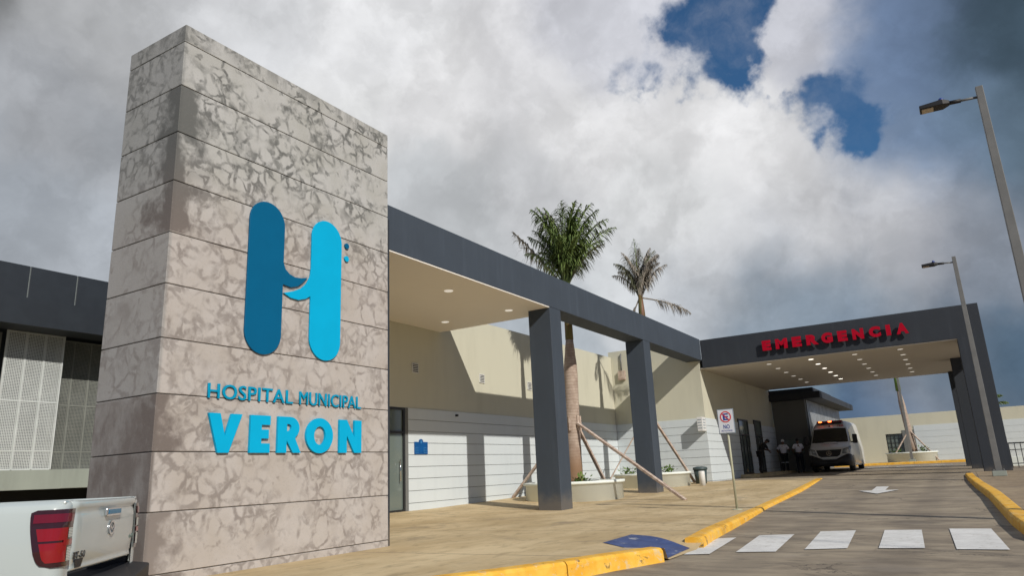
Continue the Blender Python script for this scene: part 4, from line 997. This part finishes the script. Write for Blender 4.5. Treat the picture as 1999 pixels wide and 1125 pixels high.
# ------------------------------------------------------------------ ambulance
AM = empty('ambulance', (-5.66, 39.4, .30), 0, 'white high roof ambulance van with red beacons lit under the portal', 'ambulance')
def vring(y, hw_, zb, zt, r, tum):
    wt = hw_-tum; pts = [(-hw_+.03, zb), (-hw_, zb+.08), (-hw_, min(1.15, zt-r)), (-wt, zt-r)]
    pts += [(-wt+r-r*math.cos(R(a)), zt-r+r*math.sin(R(a))) for a in (30, 60, 90)]
    pts += [(0, zt+.02)]
    pts += [(-x, z) for x, z in reversed(pts[:-1])]
    return [(x, y, z) for x, z in pts]
prof = [(0, .80, .32, .55, .05, .0), (.03, .88, .28, .66, .06, .0), (.08, .93, .26, .88, .10, .02), (.16, .96, .26, 1.06, .12, .03), (.30, .98, .26, 1.17, .13, .04), (.62, .99, .26, 1.33, .12, .05),
        (.88, .995, .26, 1.44, .10, .06), (1.12, .995, .26, 1.70, .11, .09), (1.50, .995, .26, 2.12, .13, .13), (1.62, .995, .26, 2.24, .16, .15), (1.85, .995, .26, 2.42, .22, .16), (2.15, .995, .26, 2.53, .26, .16), (2.5, .995, .26, 2.56, .26, .16), (5.7, .995, .26, 2.56, .26, .16), (5.85, .97, .28, 2.50, .26, .16)]
body = MB().loft([vring(*p) for p in prof], smooth=True).build('body', 'white_van', AM, local=True)
md = body.modifiers.new('b', 'BEVEL'); md.width = .01; md.limit_method = 'ANGLE'; md.angle_limit = R(50)
m = MB()
m.loft([[(x*.86, .865-.01*(1-x*x), 1.462+.028*(1-x*x)) for x in (-1, -.5, 0, .5, 1)], [(x*.83, 1.11, 1.722+.03*(1-x*x)) for x in (-1, -.5, 0, .5, 1)], [(x*.765, 1.50, 2.142+.03*(1-x*x)) for x in (-1, -.5, 0, .5, 1)]], closed=False, cap=False).build('windscreen', 'windscreen', body, local=True, solid=.02)
for sg in (-1, 1):
    MB().prism([(1.0, 1.42), (2.05, 1.42), (2.05, 2.05), (1.55, 2.05)], lambda u, v, d: (sg*(1.0-.16*max(0, (v-1.15))/.97*1.0+d), u, v), .0, .012).build('side_window', 'windscreen', body, local=True)
    MB().prism([(.0, 1.02), (.32, 1.02), (.50, 1.30), (.42, 1.33), (.05, 1.20)], lambda u, v, d: (sg*(.60+.42*min(1, u/.35)+.012), -.012+.62*(u/.5)**1.6+d*0-.02, v-.24*0), 0, .001)
    MB().loft([[(sg*.60, .045, .86), (sg*.64, .075, 1.08)], [(sg*.80, .075, .87), (sg*.82, .16, 1.14)], [(sg*.93, .12, .90), (sg*.93, .28, 1.19)], [(sg*.985, .30, 1.0), (sg*.985, .55, 1.24)]], closed=False, cap=False, smooth=True).build('headlight', 'headlight', body, local=True, solid=.03)
    mi = MB().box(min(sg*1.06, sg*1.28), max(sg*1.06, sg*1.28), .98, 1.12, 1.35, 1.80).build('mirror', 'black_plastic', AM, local=True, bevel=.04)
    MB().tube([(sg*.98, 1.1, 1.42), (sg*1.10, 1.05, 1.42)], .03, 8).build('mirror_arm', 'black_plastic', mi, local=True)
    wheel(AM, sg*.87, 1.02, .345, .24); wheel(AM, sg*.87, 4.65, .345, .24)
    MB().loft([[(sg*.993, 1.02+.44*math.cos(R(a)), .36+.44*math.sin(R(a))) for a in range(0, 181, 15)], [(sg*1.008, 1.02+.37*math.cos(R(a)), .36+.37*math.sin(R(a))) for a in range(0, 181, 15)]], closed=False, cap=False).build('wheel_arch', 'black_plastic', body, local=True, solid=.01)
bp = MB().loft([[(-1.005, 1.0, .30), (-1.005, 1.0, .62)], [(-1.0, .45, .28), (-1.0, .42, .80)], [(-.95, .08, .26), (-.95, .08, .84)], [(-.82, -.03, .26), (-.84, -.01, .84)], [(-.3, -.08, .26), (-.3, -.05, .60)], [(.3, -.08, .26), (.3, -.05, .60)], [(.82, -.03, .26), (.84, -.01, .84)], [(.95, .08, .26), (.95, .08, .84)], [(1.0, .45, .28), (1.0, .42, .80)], [(1.005, 1.0, .30), (1.005, 1.0, .62)]], closed=False, cap=False, smooth=True).build('front_bumper', 'black_plastic', AM, local=True, solid=.03)
def fg(u, v, d): return (u, lerp(v, [(.5, -.02), (.66, .02), (.88, .065), (1.06, .14)])-.03-d-.03*(1-(u/.65)**2), v)
gri = MB().prism([(-.60, 1.07), (-.50, .80), (-.38, .72), (.38, .72), (.50, .80), (.60, 1.07)], fg, 0, .02).build('grille', 'black_plastic', body, local=True)
m = MB(); op = [(-.66, 1.10), (-.55, .78), (-.40, .66), (.40, .66), (.55, .78), (.66, 1.10)]; ip = [(-.60, 1.07), (-.50, .80), (-.38, .72), (.38, .72), (.50, .80), (.60, 1.07)]
for i in range(5): m.prism([op[i], op[i+1], ip[i+1], ip[i]], fg, 0, .03)
m.build('grille_surround', 'white_van', gri, local=True)
m = MB().prism(arc(0, .90, .115, .115, 0, 350, 35), lambda u, v, d: fg(u, v, d+.021), 0, .015, holes=[arc(0, .90, .095, .095, 0, 345, 23)])
for a in (90, 210, 330):
    c, s = math.cos(R(a)), math.sin(R(a)); m.prism([(-s*.016, .90+c*.016), (s*.016, .90-c*.016), (c*.1, .90+s*.1)], lambda u, v, d: fg(u, v, d+.021), 0, .012)
m.build('emblem', 'chrome', gri, local=True)
lb = MB().loft([[(x, y, z) for x, z in ((-.66, 0), (-.60, .10), (.60, .10), (.66, 0))] for y in (1.72, 1.98)]).build('light_bar', 'beacon_red', AM, local=True, bevel=.02); lb.location.z = 2.47
for x in (-.45, .02): MB().box(x-.085, x+.085, 1.70, 1.76, 2.495, 2.56).build('lit_beacon', 'beacon_on', AM, local=True, bevel=.02)
MB().box(-.55, .55, 1.74, 1.96, 2.40, 2.475).build('light_bar_foot', 'black_plastic', AM, local=True)
ff = lambda u, v, d: (u, lerp(v, [(2.12, 1.50), (2.24, 1.62), (2.42, 1.85)])-.02-d, v)
text_mesh('fleet_number', '7333', 'sign_red', body, ff, .36, .66, 2.235, 2.33, .01, .03, local=True)
MB().prism(arc(-.02, 2.28, .035, .045, 0, 330, 11), ff, 0, .015).build('crest', 'black_plastic', body, local=True)
hf = lambda u, v, d: (-u, .62+(v-1.33)*2.6-.02-d*.5, v+.015+d)
text_mesh('hood_lettering', 'AMBULANCIA', 'sign_grey', body, hf, -.42, .42, 1.335, 1.375, .008, .01, local=True)
for x0, x1 in ((-.72, -.28), (.30, .74)): MB().box(x0, x1, .845, .865, 1.44, 1.465, ).build('wiper', 'black_plastic', body, local=True)

# ------------------------------------------------------------------ people
def skinned(name, m, parent, verts, edges, root=0, sub=1):
    me = bpy.data.meshes.new(name); me.from_pydata([v[:3] for v in verts], edges, [])
    me.materials.append(M[m]); o = bpy.data.objects.new(name, me); col.objects.link(o); o.parent = parent
    md = o.modifiers.new('skin', 'SKIN')
    if not me.skin_vertices: me.skin_vertices.new() if hasattr(me.skin_vertices, 'new') else None
    sk = me.skin_vertices[0].data if me.skin_vertices else None
    if sk:
        for i, v in enumerate(verts):
            r = v[3]; sk[i].radius = (r, r*(v[4] if len(v) > 4 else 1)); sk[i].use_root = (i == root)
    md.use_smooth_shade = True
    s = o.modifiers.new('sub', 'SUBSURF'); s.levels = sub; s.render_levels = sub
    return o
def person(loc, rz, pose, label, top, bottom, hat, bare_arm=True):
    """pose: dict of joints in metres, facing local +y."""
    r = empty('person', loc, rz, label, 'person')
    J = dict(pel=(0, 0, .93), chest=(0, .0, 1.28), neck=(0, .01, 1.45), head=(0, .03, 1.60), crown=(0, .03, 1.72),
             sl=(-.18, 0, 1.40), sr=(.18, 0, 1.40), el=(-.27, -.03, 1.14), er=(.27, -.03, 1.14), hl=(-.24, .10, .93), hr=(.24, .10, .93),
             tl=(-.10, 0, .90), tr=(.10, 0, .90), kl=(-.11, .02, .50), kr=(.11, .02, .50), al=(-.11, -.01, .09), ar=(.11, -.01, .09), fl=(-.12, .15, .03), fr=(.12, .15, .03))
    J.update(pose)
    names = list(J); rad = dict(pel=.13, chest=.14, neck=.055, head=.085, crown=.06, sl=.065, sr=.065, el=.043, er=.043, hl=.032, hr=.032, tl=.09, tr=.09, kl=.06, kr=.06, al=.042, ar=.042, fl=.035, fr=.035)
    vs = [J[n]+(rad[n],) for n in names]; ix = {n: i for i, n in enumerate(names)}
    E_ = [('pel', 'chest'), ('chest', 'neck'), ('neck', 'head'), ('head', 'crown'), ('chest', 'sl'), ('chest', 'sr'), ('sl', 'el'), ('sr', 'er'), ('el', 'hl'), ('er', 'hr'), ('pel', 'tl'), ('pel', 'tr'), ('tl', 'kl'), ('tr', 'kr'), ('kl', 'al'), ('kr', 'ar'), ('al', 'fl'), ('ar', 'fr')]
    ed = [(ix[a], ix[b]) for a, b in E_]
    # palms, fingers and thumbs
    for h, e, s in (('hl', 'el', -1), ('hr', 'er', 1)):
        H_ = Vector(J[h]); dv = (H_-Vector(J[e])).normalized(); sd = dv.cross(Vector((0, 0, 1))); sd = sd.normalized() if sd.length > .1 else Vector((0, 1, 0))
        vs.append(tuple(H_+dv*.07)+(.03,)); pi = len(vs)-1; ed.append((ix[h], pi))
        for k, L_ in enumerate((.07, .08, .075, .06)):
            b = H_+dv*.085+sd*(k-1.5)*.02; vs.append(tuple(b+dv*L_*.5)+(.009,)); vs.append(tuple(b+dv*L_+Vector((0, 0, -.01)))+(.008,)); ed += [(pi, len(vs)-2), (len(vs)-2, len(vs)-1)]
        vs.append(tuple(H_+dv*.06-sd*.045)+(.011,)); ed.append((ix[h], len(vs)-1))
    bd = skinned('body', 'skin', r, vs, ed)
    g_ = 1.16
    def part(nm, mm, ns, es, gr=.018, extra=()):
        v2 = [J[n]+(rad[n]+gr,) for n in ns]; i2 = {n: i for i, n in enumerate(ns)}
        return skinned(nm, mm, bd, v2, [(i2[a], i2[b]) for a, b in es])
    mid = lambda a, b, t: tuple(Vector(J[a]).lerp(Vector(J[b]), t))
    J['sle'] = mid('sl', 'el', .75 if bare_arm else 1.0); J['sre'] = mid('sr', 'er', .75 if bare_arm else 1.0); rad['sle'] = rad['sre'] = .05
    J['nk'] = mid('chest', 'neck', .72); rad['nk'] = .055; J['ws'] = mid('pel', 'chest', .08); rad['ws'] = .128
    part('shirt', top, ['ws', 'chest', 'nk', 'sl', 'sr', 'sle', 'sre'], [('ws', 'chest'), ('chest', 'nk'), ('chest', 'sl'), ('chest', 'sr'), ('sl', 'sle'), ('sr', 'sre')])
    part('trousers', bottom, ['pel', 'tl', 'tr', 'kl', 'kr', 'al', 'ar'], [('pel', 'tl'), ('pel', 'tr'), ('tl', 'kl'), ('tr', 'kr'), ('kl', 'al'), ('kr', 'ar')], .016)
    for f, a in (('fl', 'al'), ('fr', 'ar')):
        part('shoe', 'black_cloth', [a, f], [(a, f)], .012)
    hd = Vector(J['head']); cr = Vector(J['crown']); up = (cr-hd).normalized()
    b = bmesh.new(); bmesh.ops.create_uvsphere(b, u_segments=18, v_segments=12, radius=1)
    q = up.to_track_quat('Z', 'Y')
    for v in b.verts:
        c = Vector((v.co.x*.088, v.co.y*.10-.012, max(v.co.z, -.35)*.095)); v.co = hd+up*.055+q @ c
    me = bpy.data.meshes.new('hair'); b.to_mesh(me); b.free(); me.materials.append(M[hat])
    for p_ in me.polygons: p_.use_smooth = True
    o = bpy.data.objects.new('cap' if hat == 'white_cap' else 'hair', me); col.objects.link(o); o.parent = bd
    b = bmesh.new()  # face: eyes, nose, mouth
    fr = q @ Vector((0, 1, 0)); rt = q @ Vector((1, 0, 0))
    for s, z, rr, yy in ((-.033, .005, .010, .088), (.033, .005, .010, .088), (0, -.02, .014, .100)):
        t = bmesh.ops.create_uvsphere(b, u_segments=8, v_segments=6, radius=rr)
        for v in t['verts']: v.co = v.co+hd+fr*yy+rt*s+up*z
    me = bpy.data.meshes.new('face'); b.to_mesh(me); b.free(); me.materials.append(M['skin']); o = bpy.data.objects.new('face_features', me); col.objects.link(o); o.parent = bd
    return r
# leaning man by the doors, man in white cap, man at the van
person((-8.1, 35.5, .42), R(-60), dict(chest=(.02, .14, 1.24), neck=(.03, .25, 1.37), head=(.03, .36, 1.43), crown=(.03, .44, 1.51), sl=(-.16, .18, 1.33), sr=(.19, .18, 1.33), el=(-.20, .28, 1.08), er=(.24, .30, 1.08), hl=(-.02, .42, 1.02), hr=(.08, .42, .98), kl=(-.16, .05, .50), kr=(.14, -.04, .50), al=(-.2, -.06, .09), ar=(.18, -.18, .09), fl=(-.22, .08, .03), fr=(.2, -.04, .03)),
       'person all in black bending forward beside the glass doors', 'black_cloth', 'black_cloth', 'hair', False)
p2 = person((-7.98, 40.25, .30), R(-10), dict(el=(-.33, -.08, 1.16), hl=(-.17, .06, 1.02), er=(.30, .05, 1.15), hr=(.20, .24, 1.12)),
       'person in white cap, white shirt and black trousers with one hand on hip', 'white_shirt', 'black_cloth', 'white_cap')
m = MB(); 
for s in (-1, 1): m.lathe((s*.11, .015, .54), [(.088, 0), (.088, .035)], 14)
m.build('reflective_band', 'sign_white', p2, local=True)
person((-7.22, 40.2, .30), R(20), dict(er=(.26, .12, 1.14), hr=(.18, .30, 1.10), el=(-.30, -.05, 1.14), hl=(-.22, .16, 1.05)),
       'person with dark hair, white shirt and dark trousers beside the ambulance', 'white_shirt', 'navy_cloth', 'hair')
bpy.context.view_layer.update()
